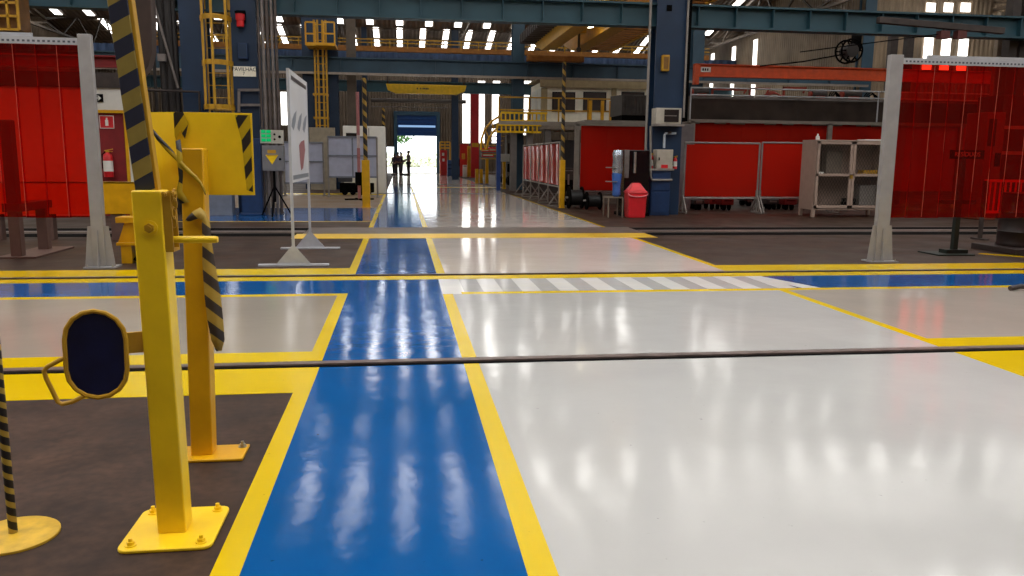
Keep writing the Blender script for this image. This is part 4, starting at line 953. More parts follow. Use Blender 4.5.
fixed_curtain(499, 649, 'grey rail with red curtain hanging behind the black cooler machine', (577, 648))
fixed_curtain(690, 1040, 'long grey rail with dark red curtain behind the mesh cabinet', (692, 829, 960))
# ================================================================== COLUMN EQUIPMENT AND MACHINES BESIDE IT
Yk = 21.45
e = rect(656, 108, 681.5, 124, Yk-.4)
g = root('air_conditioner', 'beige window air conditioner on a bracket at the blue column', 'air conditioner', ((e[0]+e[2])/2, Yk-.2, e[1]))
MB().box(e[0], Yk-.4, e[1], e[2], Yk, e[3]).build('body', mat('aircon_beige', (176, 170, 156), .5), g, bevel=.012)
q = rect(664.5, 109.5, 679, 122, Yk-.42); MB().box(q[0], Yk-.415, q[1], q[2], Yk-.4, q[3]).build('grille', GLS, g); MB().box(q[0], Yk-.42, (q[1]+q[3])/2-.01, q[2]-.06, Yk-.41, (q[1]+q[3])/2+.01).build('louvre', CONDUIT, g)
MB().box(e[0], Yk-.4, e[1]-.05, e[2]+.1, Yk, e[1]).build('bracket', TUBE, g)
e = rect(662, 55, 669, 71, Yk-.1)
g = root('junction_box', 'small dull yellow box high on the blue column', 'box', (e[0], Yk, e[1])); MB().box(e[0], Yk-.15, e[1], e[2], Yk, e[3]).build('body', PYD, g, bevel=.01); MB().box(e[0]+.03, Yk-.158, e[1]+.05, e[2]-.03, Yk-.15, e[3]-.05).build('door', mat('box_brown', (120, 84, 30), .6), g)
e = rect(667, 5, 672, 11, Yk-.02)
tag(MB().box(e[0], Yk-.03, e[1], e[2], Yk, e[3]).build('column_tag', BLACK, None, loc=(e[0], Yk, e[1])), 'small black tag near the top of the blue column', 'tag')
g = root('column_pipe', 'grey vertical pipe run along the edge of the blue column', 'pipe', (at(649.5, 100, 21.3).x, 21.3, 0))
for px_, r in ((648.8, .035), (686, .03)):
    x = at(px_, 60, 21.35).x; MB().tube([(x, 21.35, .1 if px_ < 660 else 2.6), (x, 21.35, 8.6)], r, 8).build('pipe', TUBE, g)
x = at(687, 60, 21.4).x; MB().box(x-.02, 21.42, 2.5, x+.09, 21.6, 8.6).build('cable_tray', BLACK, g)
g = root('water_pipe', 'white bent water pipe on the column beneath the air conditioner', 'pipe', (at(665, 140, Yk).x, Yk-.1, 2))
MB().tube([at(664, 148, Yk-.15), at(664.5, 135, Yk-.15), at(665.5, 133.5, Yk-.15), at(676, 133.5, Yk-.15)], .035, 8).build('pipe', mat('pipe_white', (176, 186, 196), .4), g)
MB().tube([at(670, 133.5, Yk-.2), at(670, 131.5, Yk-.2)], .05, 8).build('valve', DARKB, g)
e = rect(656.5, 149.5, 673, 170, Yk-.35)
g = root('control_cabinet', 'beige wall cabinet with red label on the column beside extinguishers', 'cabinet', ((e[0]+e[2])/2, Yk-.2, e[1]))
MB().box(e[0], Yk-.35, e[1], e[2], Yk, e[3]).build('body', mat('cabinet_beige', (170, 162, 148), .5), g, bevel=.01)
MB().box(e[0]+.02, Yk-.365, e[1]+.02, e[2]-.02, Yk-.35, e[3]-.02).build('door', MATS['cabinet_beige'], g, bevel=.004)
MB().box(e[0]+.13, Yk-.37, e[1]+.05, e[2]-.14, Yk-.365, e[1]+.14).build('red_label', REDP, g); MB().box(e[0]+.05, Yk-.385, e[1]+.25, e[0]+.08, Yk-.365, e[1]+.33).build('handle', BLACK, g)
for a_, l_ in (((650.6, 153, 654.8, 169), 'red fire extinguisher hanging beside the beige wall cabinet, trash bin side'), ((674.6, 156, 678.6, 169), 'red fire extinguisher hanging beside the beige wall cabinet, red screen side')):
    e = rect(*a_, Yk-.2); extinguisher('fire_extinguisher', l_, (e[0]+e[2])/2, Yk-.01-(e[2]-e[0])/2*1.05, e[1], e[3]-e[1], (e[2]-e[0])/2)
g = root('pipe_guard', 'grey bent pipe guard around the column equipment', 'guard rail', (at(660, 180, 21.3).x, 21.3, 1))
MB().tube([at(x, y, 20.98) for x, y in ((650.5, 126), (650.5, 176), (652, 180), (672, 180))], .03, 8).bar(at(649, 169.5, 21), at(674, 169.5, 21), .05).build('pipe', TUBE, g)
e = rect(650.5, 171, 670, 214, 21.05)
g = root('blue_cabinet', 'dark blue floor cabinet at the foot of the column', 'cabinet', ((e[0]+e[2])/2, 21.5, 0))
MB().box(e[0], 21.05, 0, e[2], 21.36, e[3]).build('body', mat('cabinet_blue', (18, 48, 88), .45), g, bevel=.015)
zz = e[3]*.55; MB().box(e[0]+.03, 21.03, .08, e[2]-.03, 21.05, zz-.02).build('door', MATS['cabinet_blue'], g, bevel=.004); MB().box(e[0]+.03, 21.03, zz+.02, e[2]-.03, 21.05, e[3]-.04).build('door', MATS['cabinet_blue'], g, bevel=.004)
# side panel behind
e = rect(673, 126, 692, 212, 23.6); pz = rect(680, 124, 692, 143, 23.6)
tag(MB().box(e[0], 23.6, 0, e[2], 23.66, pz[3]).build('grey_screen_panel', mat('panel_grey_dark', (108, 104, 104), .6), None, loc=(e[0], 23.6, 0)), 'plain grey upright panel between the column and the red screen', 'panel')
# black machine with silver wrapped bag, trash can
q = gp(638, 215)
Yv = 20.9
e = rect(624, 150, 649, 213, Yv)
g = root('drinks_machine', 'tall black machine with chrome column beside the red trash bin', 'machine', ((e[0]+e[2])/2, Yv+.3, 0))
MB().box(e[0], Yv, .05, e[2], Yv+.7, e[3]).build('body', mat('gloss_black', (12, 12, 15), .18), g, bevel=.02)
MB().box(e[0]-.05, Yv-.05, 0, e[2]+.03, Yv+.75, .08).build('plinth', BLACK, g)
q = rect(625, 150, 629, 178, Yv-.08); MB().box(q[0], Yv-.10, q[1], q[2], Yv, q[3]).build('side_rail', CONDUIT, g, bevel=.01)
q = rect(633.5, 152, 637, 173, Yv-.08); MB().tube([((q[0]+q[2])/2, Yv-.05, q[1]), ((q[0]+q[2])/2, Yv-.05, q[3])], .04, 12).build('chrome_tube', mat('chrome', (230, 230, 230), .15, .9), g)
Yw = 20.6
g = root('wrapped_cylinder', 'silver and blue film wrapped cylinder beside the black machine', 'cylinder', (at(617, 190, Yw).x, Yw, 0))
x = at(617, 170, Yw).x; z0, z1 = at(617, 197, Yw).z, at(617, 150, Yw).z
FOIL = mat('foil', (176, 184, 196), .2, .75, .2, 4, .01, 9); FB = mat('foil_blue', (70, 110, 184), .2, .3, .3, 5, .01, 12)
MB().lathe(x, Yw, [(.06, z0), (.11, z0+.05), (.10, z0+.25), (.13, z0+.55), (.12, z0+.62)], 20).build('blue_wrap', FB, g)
MB().lathe(x+.01, Yw, [(.12, z0+.60), (.14, z0+.75), (.12, z0+.95), (.14, z1-.08), (.10, z1)], 20).build('silver_wrap', FOIL, g)
for z, l in ((at(617, 168, Yw).z, .35), (at(617, 182, Yw).z, .42)): MB().lathe(x-.13, Yw, [(.16, z), (.17, z+.012), (.16, z+.02)], 20).build('tray', TUBE, g)
b = MB(); q = rect(606, 197, 620, 214, Yw)
for xx in (q[0], q[2]):
    for yy in (Yw-.25, Yw+.25): b.bar((xx, yy, 0), (xx, yy, z0), .03)
b.bar((q[0], Yw-.25, z0), (q[2], Yw-.25, z0), .03).bar((q[0], Yw+.25, z0), (q[2], Yw+.25, z0), .03).box(q[0], Yw-.25, z0-.02, q[2], Yw+.25, z0)
b.build('stand', mat('stand_tan', (120, 108, 94), .6), g)
Yt = 20.19
e = rect(627.5, 193, 648, 218, Yt); zb1 = e[3]; zl = at(638, 184, Yt).z
g = root('trash_bin', 'bright red plastic trash bin with pointed swing lid', 'trash bin', ((e[0]+e[2])/2, Yt+.22, 0))
RB = mat('bin_red', (206, 34, 42), .35, 0, .06); cx, cy = (e[0]+e[2])/2, Yt+.24; w0, w1 = .19, .245
def frustum(a, z0, b, z1, cx, cy, bm=None):
    bm = bm or MB(); return bm.add([(cx-a, cy-a*.9, z0), (cx+a, cy-a*.9, z0), (cx+a, cy+a*.9, z0), (cx-a, cy+a*.9, z0), (cx-b, cy-b*.9, z1), (cx+b, cy-b*.9, z1), (cx+b, cy+b*.9, z1), (cx-b, cy+b*.9, z1)], [(0, 3, 2, 1), (4, 5, 6, 7), (0, 1, 5, 4), (1, 2, 6, 5), (2, 3, 7, 6), (3, 0, 4, 7)])
frustum(w0+.03, .0, w1, zb1, cx, cy).build('body', RB, g, bevel=.02)
frustum(w1+.02, zb1, w1-.01, zb1+.05, cx, cy).build('lid_rim', RB, g, bevel=.01)
frustum(w1-.02, zb1+.05, .09, zl+.02, cx, cy).build('lid', mat('bin_lid', (226, 52, 58), .35), g, bevel=.01)
c_ = [(cx+w1*1.06*math.cos(PI+PI*i/10), cy-w1*.98, zb1-.01-.09*math.sin(PI*i/10)) for i in range(11)]
MB().tube(c_, .014, 8).build('bag_edge', mat('bag_white', (240, 140, 146), .4), g)
# black bin behind, small machines below the screens
def welder(label, x0, x1, y0, y1, Y, red):
    a = rect(x0, y0, x1, y1, Y); g = root('welding_set', label, 'machine', ((a[0]+a[2])/2, Y, 0), 'welding sets behind the red screens')
    z0 = .16; MB().box(a[0], Y, z0, a[2], Y+.7, a[3]).build('body', mat('welder_red', (120, 26, 22), .5) if red else mat('welder_dark', (44, 40, 40), .5), g, bevel=.03)
    MB().box(a[0]+.08, Y-.02, z0+.12, a[2]-.08, Y, a[3]-.1).build('front_plate', BLACK if red else CONDUIT, g)
    for xx in (a[0]+.12, a[2]-.12):
        for yy in (Y+.1, Y+.6): MB().tube([(xx-.03, yy, .1), (xx+.03, yy, .1)], .1, 14).build('wheel', BLACK, g)
    b = MB().tube([(a[0]+.05, Y+.68, a[3]), (a[0]+.05, Y+.72, a[3]+.15), (a[2]-.05, Y+.72, a[3]+.15), (a[2]-.05, Y+.68, a[3])], .018, 8); b.build('handle', TUBE, g)
for q in (('dark grey welding set under the red screen nearest the column', 693.5, 704.5, 200, 212, 23.4, False), ('low dark red welding set behind the screen with a white glint', 709.5, 717, 198, 212, 23.6, True), ('red welding set with pale front in the middle of the glinting screen', 721.5, 734, 197, 212, 23.2, True),
          ('dark welding set behind the foot between both red screens', 745, 754, 199, 209, 25.5, False), ('small dark welding set behind the blotched red screen', 767, 779, 199, 211, 23.6, False), ('red welding set half hidden by the mesh cabinet', 784, 797, 197, 212, 23.4, True)): welder(*q)
def cable_drum(label, px_, py_, r):
    q = gp(px_, py_); g = root('cable_drum', label, 'cable drum', (q.x, q.y, 0), 'black cable drums by the pink screens')
    for d_ in (-.2, .2): MB().tube([(q.x+d_-.02, q.y, r), (q.x+d_+.02, q.y, r)], r, 20).build('flange', BLACK, g)
    MB().tube([(q.x-.2, q.y, r), (q.x+.2, q.y, r)], r*.7, 16).build('cable', mat('cable_black', (26, 24, 24), .5, 0, .2, 9), g)
    MB().tube([(q.x-.3, q.y, r), (q.x+.3, q.y, r)], .03, 8).build('axle', TUBE, g)
cable_drum('black cable drum on the floor beside the yellow bollard and red screen', 575, 208.5, .33)
cable_drum('smaller black cable drum in front of the dark red screen foot', 593, 209.5, .26)
farbox('black_trolley', 'black upright trolley behind the yellow bollard at the pink screens', 'trolley', 565, 180, 573, 203, 25.6, .4, BLACK, None, ((.3, .8, .5, 1.25, 'handle', TUBE), (.1, .2, .9, .5, 'tray', CONDUIT)))
# ================================================================== MESH CABINET
e0, e1 = gp(810, 217), gp(884, 217.5); Yg = 20.55
zt_ = at(845, 140, Yg).z; x0, x1 = at(814.5, 180, Yg).x, at(887, 180, Yg).x; dp = .78; z0 = at(845, 210, Yg).z
xl_ = x0
g = root('mesh_cabinet', 'tall grey steel cabinet with wire mesh doors beside the red screens', 'cabinet', ((x0+x1)/2, Yg+dp/2, 0))
MB().box(x0, Yg+.02, z0, x0+.03, Yg+dp, zt_).box(x1-.03, Yg+.02, z0, x1, Yg+dp, zt_).box(x0, Yg+dp-.03, z0, x1, Yg+dp, zt_).box(x0, Yg, zt_-.03, x1, Yg+dp, zt_).box(x0, Yg, z0, x1, Yg+dp, z0+.04).build('body', CAB, g, bevel=.004)
for x in (x0+.04, x1-.04):
    for y in (Yg+.05, Yg+dp-.05): MB().box(x-.04, y-.04, 0, x+.04, y+.04, z0).build('leg', CAB, g)
MB().box(x0+.03, Yg+.12, (z0+zt_)/2-.02, x1-.03, Yg+dp-.03, (z0+zt_)/2+.02).build('shelf', CAB, g)
MESH = mat('wire_mesh', (88, 82, 76), .5, .4)
xm = (x0+x1)/2
for a_, b_, s_ in ((x0+.02, xm-.005, 1), (xm+.005, x1-.02, -1)):
    b = MB(); zz0, zz1 = z0+.05, zt_-.04; fw = .075
    b.box(a_, Yg-.03, zz0, a_+fw, Yg, zz1).box(b_-fw, Yg-.03, zz0, b_, Yg, zz1).box(a_, Yg-.03, zz0, b_, Yg, zz0+fw).box(a_, Yg-.03, zz1-fw, b_, Yg, zz1).box(a_, Yg-.03, (zz0+zz1)/2-.035, b_, Yg, (zz0+zz1)/2+.035)
    d_ = b.build('door', CAB, g, bevel=.003)
    b = MB(); w_ = b_-a_; zz = zz0
    x = a_-(zz1-zz0)
    st = .085; t0 = a_
    def clip(xa, za, dx):   # diagonal wires clipped to the door
        pts = []
        for zz_ in (zz0, zz1):
            xx = xa+dx*(zz_-za); pts.append((xx, zz_))
        (xs_, zs_), (xe_, ze_) = pts
        def cl(xv):
            return None
        if dx > 0: lo_, hi_ = max(zz0, za+(a_-xa)/dx), min(zz1, za+(b_-xa)/dx)
        else: lo_, hi_ = max(zz0, za+(b_-xa)/dx), min(zz1, za+(a_-xa)/dx)
        if hi_-lo_ > .03: b.bar((xa+dx*(lo_-za), Yg-.012, lo_), (xa+dx*(hi_-za), Yg-.012, hi_), .007)
    k = -30
    while k < 60:
        clip(a_+k*st, zz0, .6); clip(a_+k*st, zz0, -.6); k += 1
    b.build('wire_mesh', MESH, d_)
MB().box(xm-.06, Yg-.05, (z0+zt_)/2-.09, xm+.02, Yg-.03, (z0+zt_)/2+.0).build('padlock', mat('brass', (190, 150, 60), .35, .7), g)
def inbox(name, label, u0, u1, v0, dz, y, m):
    a, b_ = x0+u0*(x1-x0), x0+u1*(x1-x0); z = v0
    o = MB().box(a, Yg+y, z, b_, Yg+y+.3, z+dz).build(name, m, None, loc=((a+b_)/2, Yg+y+.15, z), bevel=.012); return tag(o, label, 'box', 'things stored in the mesh cabinet')
zm = (z0+zt_)/2+.021
inbox('storage_box', 'tall tan board standing on the upper shelf of the mesh cabinet', .25, .47, zm, .62, .4, mat('tan_board', (128, 116, 102), .6))
inbox('storage_box', 'small white box on the upper shelf of the mesh cabinet', .08, .2, zm, .06, .3, WHITEP)
inbox('storage_box', 'yellow tray on the upper shelf of the mesh cabinet', .75, .95, zm, .12, .3, PYD)
inbox('storage_box', 'grey metal box on the bottom of the mesh cabinet', .72, .95, z0+.041, .62, .3, mat('box_grey_light', (136, 130, 124), .6))
inbox('storage_box', 'dark case on the bottom of the mesh cabinet', .55, .68, z0+.041, .25, .3, BLACK)
for px_, l_ in ((808, 'small white bottle on top of the mesh cabinet'), ):
    q = at(808, 140, Yg+.6); tag(MB().lathe(q.x+.25, Yg+.55, [(.05, zt_), (.05, zt_+.1), (.02, zt_+.13), (.02, zt_+.17)], 12).build('bottle', WHITEP, None, loc=(q.x+.25, Yg+.55, zt_)), l_, 'bottle')
q = at(868, 139.5, Yg+.6)
tag(MB().box(q.x-.25, Yg+.3, zt_+.001, q.x+.25, Yg+.7, zt_+.035).build('paper_bundle', WHITEP, None, loc=(q.x, Yg+.6, zt_)), 'flat white paper bundle on top of the mesh cabinet', 'paper')
# ================================================================== ABOVE THE RED CURTAINS
Yp = 25.4
zp = at(780, 123, Yf).z
g = root('pipe_platform', 'grey platform deck carried above the red curtains', 'platform', (at(770, 123, Yp).x, Yp, 0))
xa, xb = at(580, 123, Yp).x, at(1040, 123, Yp).x
MB().box(xa, Yf+.13, zp-.06, xb, Yf+3.2, zp).build('deck', GBEAM, g)
for px_ in (600, 700, 800, 900, 1000):
    x = at(px_, 150, Yf+2.8).x; MB().box(x-.08, Yf+2.7, 0, x+.08, Yf+2.86, zp-.06).build('post', GBEAM, g)
b = MB(); z1, z2 = at(780, 89.5, Yf+.4).z, at(780, 96.5, Yf+.4).z; x0_ = at(691, 92, Yf+.4).x
for z in (z1, z2): b.tube([(x0_, Yf+.4, z), (xb, Yf+.4, z)], .022, 8)
x = x0_
while x < xb: b.tube([(x, Yf+.4, zp), (x, Yf+.4, z1)], .022, 8); x += 6.3
b.build('hand_rail', TRACK, g)
e = rect(691, 98, 884, 122.5, Yp); xr2 = at(1030, 110, Yp).x; z1 = at(780, 97.5, Yp).z
SOOT = mat('sooty_steel', (60, 50, 45), .45, .3, .4, 1.6, .004, 3)
g = root('smoke_tank', 'long dark sooty steel tank lying above the red curtains', 'tank', ((e[0]+xr2)/2, Yp+.5, zp))
P = [(e[0], Yp+.04, zp), (e[0], Yp, zp+.1), (e[0], Yp, z1-.08), (e[0], Yp+.06, z1), (e[0], Yp+1.2, z1), (e[0], Yp+1.25, z1-.08), (e[0], Yp+1.25, zp)]
MB().prism(P, (xr2-e[0], 0, 0)).build('shell', SOOT, g)
for px_ in (798, 905): x = at(px_, 110, Yp).x; MB().box(x-.02, Yp-.012, zp+.05, x+.02, Yp, z1-.05).build('seam', SOOT, g)
x = e[0]; k = 0
REDH = mat('rusty_red', (150, 50, 30), .55, 0, .2)
def clutter(i, label, px_, w, h, kind):
    q = at(px_, 97, Yp+.5); z = z1; g = root(('hose_bundle', 'clamp_tool', 'motor_housing')[kind], label, ('hose', 'tool', 'motor')[kind], (q.x, Yp+.5, z))
    if kind == 0:
        b = MB()
        for j in range(3): b.tube([(q.x-w/2+w*t/10, Yp+.4+.1*j, z+.03+h*math.sin(PI*t/10)*(.6+.2*j)) for t in range(11)], .022, 8)
        b.build('hose', REDH if i % 2 else BLACK, g)
        MB().box(q.x-w/2-.08, Yp+.35, z, q.x-w/2+.05, Yp+.65, z+.1).build('coupling', CONDUIT, g)
    elif kind == 1:
        MB().box(q.x-w/2, Yp+.4, z, q.x-w/2+.06, Yp+.46, z+h).box(q.x-w/2, Yp+.4, z+h-.06, q.x+w/2, Yp+.46, z+h).bar((q.x+w/2, Yp+.43, z+h), (q.x+w/2-.1, Yp+.43, z+h*.5), .05).build('frame', REDH, g)
        MB().box(q.x-w/2-.1, Yp+.35, z, q.x-w/2+.15, Yp+.55, z+.06).build('foot', DARKB, g)
    else:
        MB().tube([(q.x-w/2, Yp+.5, z+h/2), (q.x+w/2, Yp+.5, z+h/2)], h/2, 14).build('drum', DARKB, g); MB().box(q.x-w*.3, Yp+.3, z, q.x+w*.3, Yp+.7, z+.1).build('foot', REDH, g)
        MB().tube([(q.x-w/2-.06, Yp+.5, z+h/2), (q.x-w/2, Yp+.5, z+h/2)], h*.35, 12).build('cap', REDH, g)
for i, q in enumerate((('dark motor with red foot on the sooty tank nearest the column', 700, .5, .3, 2), ('long low rusty red clamp on the sooty tank', 728, 1.2, .28, 1), ('rusty red angled clamp above the middle of the sooty tank', 758, .7, .33, 1),
    ('black hose coil on the sooty tank beside the angled clamp', 773, .7, .2, 0), ('tall rusty red clamp on the sooty tank before the motors', 793, .8, .38, 1), ('dark motor on the sooty tank beside the tall clamp', 818, .5, .3, 2), ('red hose bundle on the sooty tank beside the motors', 834.5, .35, .3, 0), ('dark motor on the sooty tank closest to the tall grey screen post', 851, .6, .34, 2), ('black hose bundle on the sooty tank beside the tall grey screen post', 871, .5, .28, 0))):
    clutter(i, *q)
# dark container at the platform end
e = rect(622, 97, 648, 119, Yp+.3)
g = root('waste_container', 'dark grey ribbed container on the platform before the cream office', 'container', ((e[0]+e[2])/2, Yp+1, zp))
za = at(635, 95, Yp+.3).z; zbk = za+.06
MB().prism([(e[0], Yp+.3, zp+.22), (e[0], Yp+1.8, zp+.22), (e[0], Yp+1.8, zbk), (e[0], Yp+.3, za)], (e[2]-e[0]+.2, 0, 0)).build('body', mat('container_grey', (56, 50, 46), .6, 0, .3), g, bevel=.01)
b = MB(); x = e[0]+.03
while x < e[2]+.15: b.box(x, Yp+.27, zp+.24, x+.04, Yp+.3, za-.02); x += .11
b.build('rib', MATS['container_grey'], g)
MB().box(e[0]+.02, Yp+.34, zp, e[2]+.15, Yp+1.7, zp+.22).build('skid', BLACK, g)
# orange jib beam with plate
Yj = 26.5
a = rect(697, 65.5, 885, 77, Yj); xr3 = at(1000, 75, Yj).x; zb_, zt_ = at(780, 66.5, Yj).z, at(780, 81, Yj).z
zt1, zb1 = at(790, 66.3, Yj).z, at(790, 79, Yj).z
g = root('jib_beam', 'long orange steel beam above the sooty tank and platform', 'beam', (a[0], Yj, zb1))
MB().box(a[0], Yj, zb1, xr3, Yj+.02, zt1).box(a[0], Yj-.1, zt1-.03, xr3, Yj+.12, zt1).box(a[0], Yj-.1, zb1, xr3, Yj+.12, zb1+.03).build('beam', ORANGE, g)
MB().box(a[0]-.1, Yj-.1, zb1-.25, a[0]+.05, Yj+.12, zt1).build('end_plate', ORANGE, g)
e = rect(701, 67, 711, 72, Yj-.02); MB().box(e[0], Yj-.012, e[1], e[2], Yj, e[3]).build('label_plate', WHITEP, g)
for i in range(3): MB().box(e[0]+.05+.08*i, Yj-.018, e[1]+.04, e[0]+.10+.08*i, Yj-.012, e[3]-.04).build('mark', BLACK, g)
# hose reel, dark boom and cable above
Yr = 24
c = at(852, 50.5, Yr)
g = root('hanging_hose_reel', 'dark spoked hose reel hanging beneath the teal girder', 'hose reel', c)
for d_ in (0, .35):
    b = MB(); b.tube([(c.x+.34*math.cos(2*PI*i/24), Yr+d_, c.z+.34*math.sin(2*PI*i/24)) for i in range(25)], .03, 8, False)
    for i in range(6): b.bar((c.x, Yr+d_, c.z), (c.x+.34*math.cos(PI*i/3), Yr+d_, c.z+.34*math.sin(PI*i/3)), .035)
    b.build('wheel', BLACK, g)
MB().tube([(c.x, Yr-.05, c.z), (c.x, Yr+.4, c.z)], .2, 16).build('hose_coil', mat('hose_dark', (40, 34, 32), .5), g)
MB().box(c.x+.12, Yr+.1, c.z, c.x+.35, Yr+.3, c.z+.8).build('bracket', BLACK, g)
p, q = at(845, 54, Yr), at(760, 66, Yr)
MB().tube([p, (p+q)/2-Vector((0, 0, .05)), q], .02, 6).build('cable', BLACK, g)
Yd = 20.5
g = root('boom_arm', 'dark brown sloping boom arm crossing the teal girder', 'boom', at(940, 25, Yd))
MB().bar(at(878, 20, Yd), at(1003, 31, Yd), .16).build('beam', DARKB, g, bevel=.01)
for px_ in (943, 960): q = at(px_, 35, Yd); MB().box(q.x-.13, Yd-.1, q.z-.1, q.x+.13, Yd+.1, q.z+.1).build('counterweight', mat('weight_red', (84, 34, 30), .6), g); MB().tube([q, q+Vector((0, 0, .3))], .03, 8).build('hanger', DARKB, g)
p, q = at(800, 52, Yd+.5), at(940, 34, Yd); MB().tube([p, q], .014, 6).build('wire', BLACK, g)
g = root('side_mast', 'pale upright mast rising behind the perforated rail and dark boom', 'mast', (at(1000, 35, 22.5).x, 22.5, 0))
x = at(1001, 35, 22.5).x; MB().box(x-.07, 22.5, 0, x+.07, 22.65, at(1003, 12, 22.5).z).build('mast', mat('mast_tan', (150, 136, 118), .6), g)
MB().box(x-.2, 22.4, 0, x+.2, 22.75, .05).build('base_plate', MATS['mast_tan'], g)
g = root('dark_gantry', 'dark steel gantry post at the end of the teal girder', 'gantry', (at(1020, 40, 22).x, 22, 0))
for px_ in (1012, 1023): x = at(px_, 60, 22).x; MB().box(x-.13, 22, 0, x+.13, 22.3, 9).build('post', DARKB, g)
b = MB(); x0_, x1_ = at(1008, 40, 22.1).x, at(1026, 40, 22.1).x
for k in range(6): b.bar((x0_, 22.1, 3.5+k*.9), (x1_, 22.1, 4.4+k*.9), .08)
b.build('lacing', DARKB, g)
# hanging dark straps
for i, px_ in enumerate((895, 911)):
    a = rect(px_-4, 31, px_+3, 60, 30); o = MB().box(a[0], 30, a[1]-1.2, a[2], 30.25, a[3]+.3).build('hanging_duct', DARKB, None, loc=(a[0], 30, a[1])); tag(o, ('dark hanging duct closest to the tall grey screen post', 'dark hanging duct nearest the bright wall windows')[i], 'duct', 'dark hanging ducts')
# ================================================================== BEHIND THE RED STRIP CURTAIN
q = gp(955, 255.5); Yb = q.y
g = root('sign_stand', 'dark green pole sign stand on a flat base behind the strip curtain', 'sign stand', (q.x, Yb+.2, 0))
DG = mat('dark_green', (22, 34, 28), .5)
MB().box(q.x-.32, Yb-.05, 0, q.x+.32, Yb+.5, .02).build('base_plate', DG, g)
MB().box(q.x-.08, Yb+.1, .02, q.x+.30, Yb+.3, .08).build('base_block', DG, g)
xp = at(958.5, 200, Yb+.2).x
MB().box(xp-.04, Yb+.16, .02, xp+.04, Yb+.24, 1.55).build('pole', DG, g)
e = rect(950, 150, 984, 159, Yb+.15)
MB().box(e[0], Yb+.14, e[1], e[2], Yb+.16, e[3]).build('sign_plate', BLACK, g)
text('RESÍDUOS', .10, mat('sign_letter', (190, 180, 170), .5), g, ((e[0]+e[2])/2, Yb+.138, (e[1]+e[3])/2))
e2 = rect(941, 200, 976, 204, Yb+.15); MB().box(e2[0], Yb+.15, e2[1], e2[2], Yb+.25, e2[3]).build('cross_bar', DG, g)
q = gp(1014, 251); Yq = 12.5
xq0, xq1 = at(1004, 225, Yq).x, at(1050, 225, Yq).x; cx = (xq0+xq1)/2; R_ = (xq1-xq0)/2
g = root('waste_barrel', 'dark brown waste barrel on a low dark pallet behind the strip curtain', 'barrel', (cx, Yq, 0))
BB = mat('barrel_brown', (30, 18, 15), .45, 0, .15)
zt_ = at(1014, 194, Yq-R_).z
MB().lathe(cx, Yq, [(R_, .1), (R_*1.02, .13), (R_, .16), (R_, zt_*.33), (R_*1.03, zt_*.35), (R_, zt_*.37), (R_, zt_*.66), (R_*1.03, zt_*.68), (R_, zt_*.70), (R_, zt_-.03), (R_*1.02, zt_)], 32).build('drum', BB, g)
zz = at(1021, 227, Yq-R_).z
text('DESCARTE', .085, mat('barrel_letter', (200, 180, 160), .5), g, (cx-.02, Yq-R_-.012, zz))
MB().box(cx-R_-.17, Yq-R_-.12, 0, cx+R_+.1, Yq+R_+.1, .10).build('pallet', mat('pallet_dark', (44, 32, 28), .6), g, bevel=.01)
ln = MB(); p1, p2 = gp(978, 254), gp(1024, 262)
struct('floor_yellow_line', MB().prism([(p1.x, p1.y, -.01), (p1.x+.15, p1.y+.12, -.01), (p2.x+1.2, p2.y+.05, -.01), (p2.x+1.0, p2.y-.1, -.01)], (0, 0, .012)), YEL)
# red barrier fence behind
g = root('barrier_fence', 'low red barred barrier fence behind the strip curtain', 'fence', (at(1000, 190, 14.5).x, 14.5, 0))
a = rect(984, 181, 1050, 212, 14.5); b = MB()
for z in (a[1], a[3]): b.bar((a[0], 14.5, z), (a[2], 14.5, z), .05)
b.build('rail', REDP, g); b = MB(); x = a[0]
while x < a[2]: b.bar((x, 14.5, a[1]), (x, 14.5, a[3]), .025); x += .11
b.build('bar', REDP, g)
for x in (a[0], a[2]): MB().box(x-.03, 14.47, 0, x+.03, 14.53, a[3]).build('leg', DARKB, g); MB().box(x-.05, 14.3, 0, x+.05, 14.7, .03).build('foot', DARKB, g)
# machines seen dimly through the curtain
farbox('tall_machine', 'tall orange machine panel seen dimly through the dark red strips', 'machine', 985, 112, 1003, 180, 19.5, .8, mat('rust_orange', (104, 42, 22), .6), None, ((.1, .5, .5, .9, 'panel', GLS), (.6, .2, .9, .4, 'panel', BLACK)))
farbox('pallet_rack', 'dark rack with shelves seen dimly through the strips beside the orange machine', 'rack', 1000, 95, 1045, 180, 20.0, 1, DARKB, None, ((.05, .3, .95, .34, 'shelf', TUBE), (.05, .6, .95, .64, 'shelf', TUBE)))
tag(MB().tube([(at(1022, 297, 8.4).x, 8.6, .03), (at(1022, 297, 8.4).x+.15, 8.62, .05), (at(1022, 297, 8.4).x+.5, 8.6, .03)], .03, 10).build('cable_end', DARKB, None, loc=gp(1022, 297)), 'short dark cable end lying on the grey floor', 'cable')
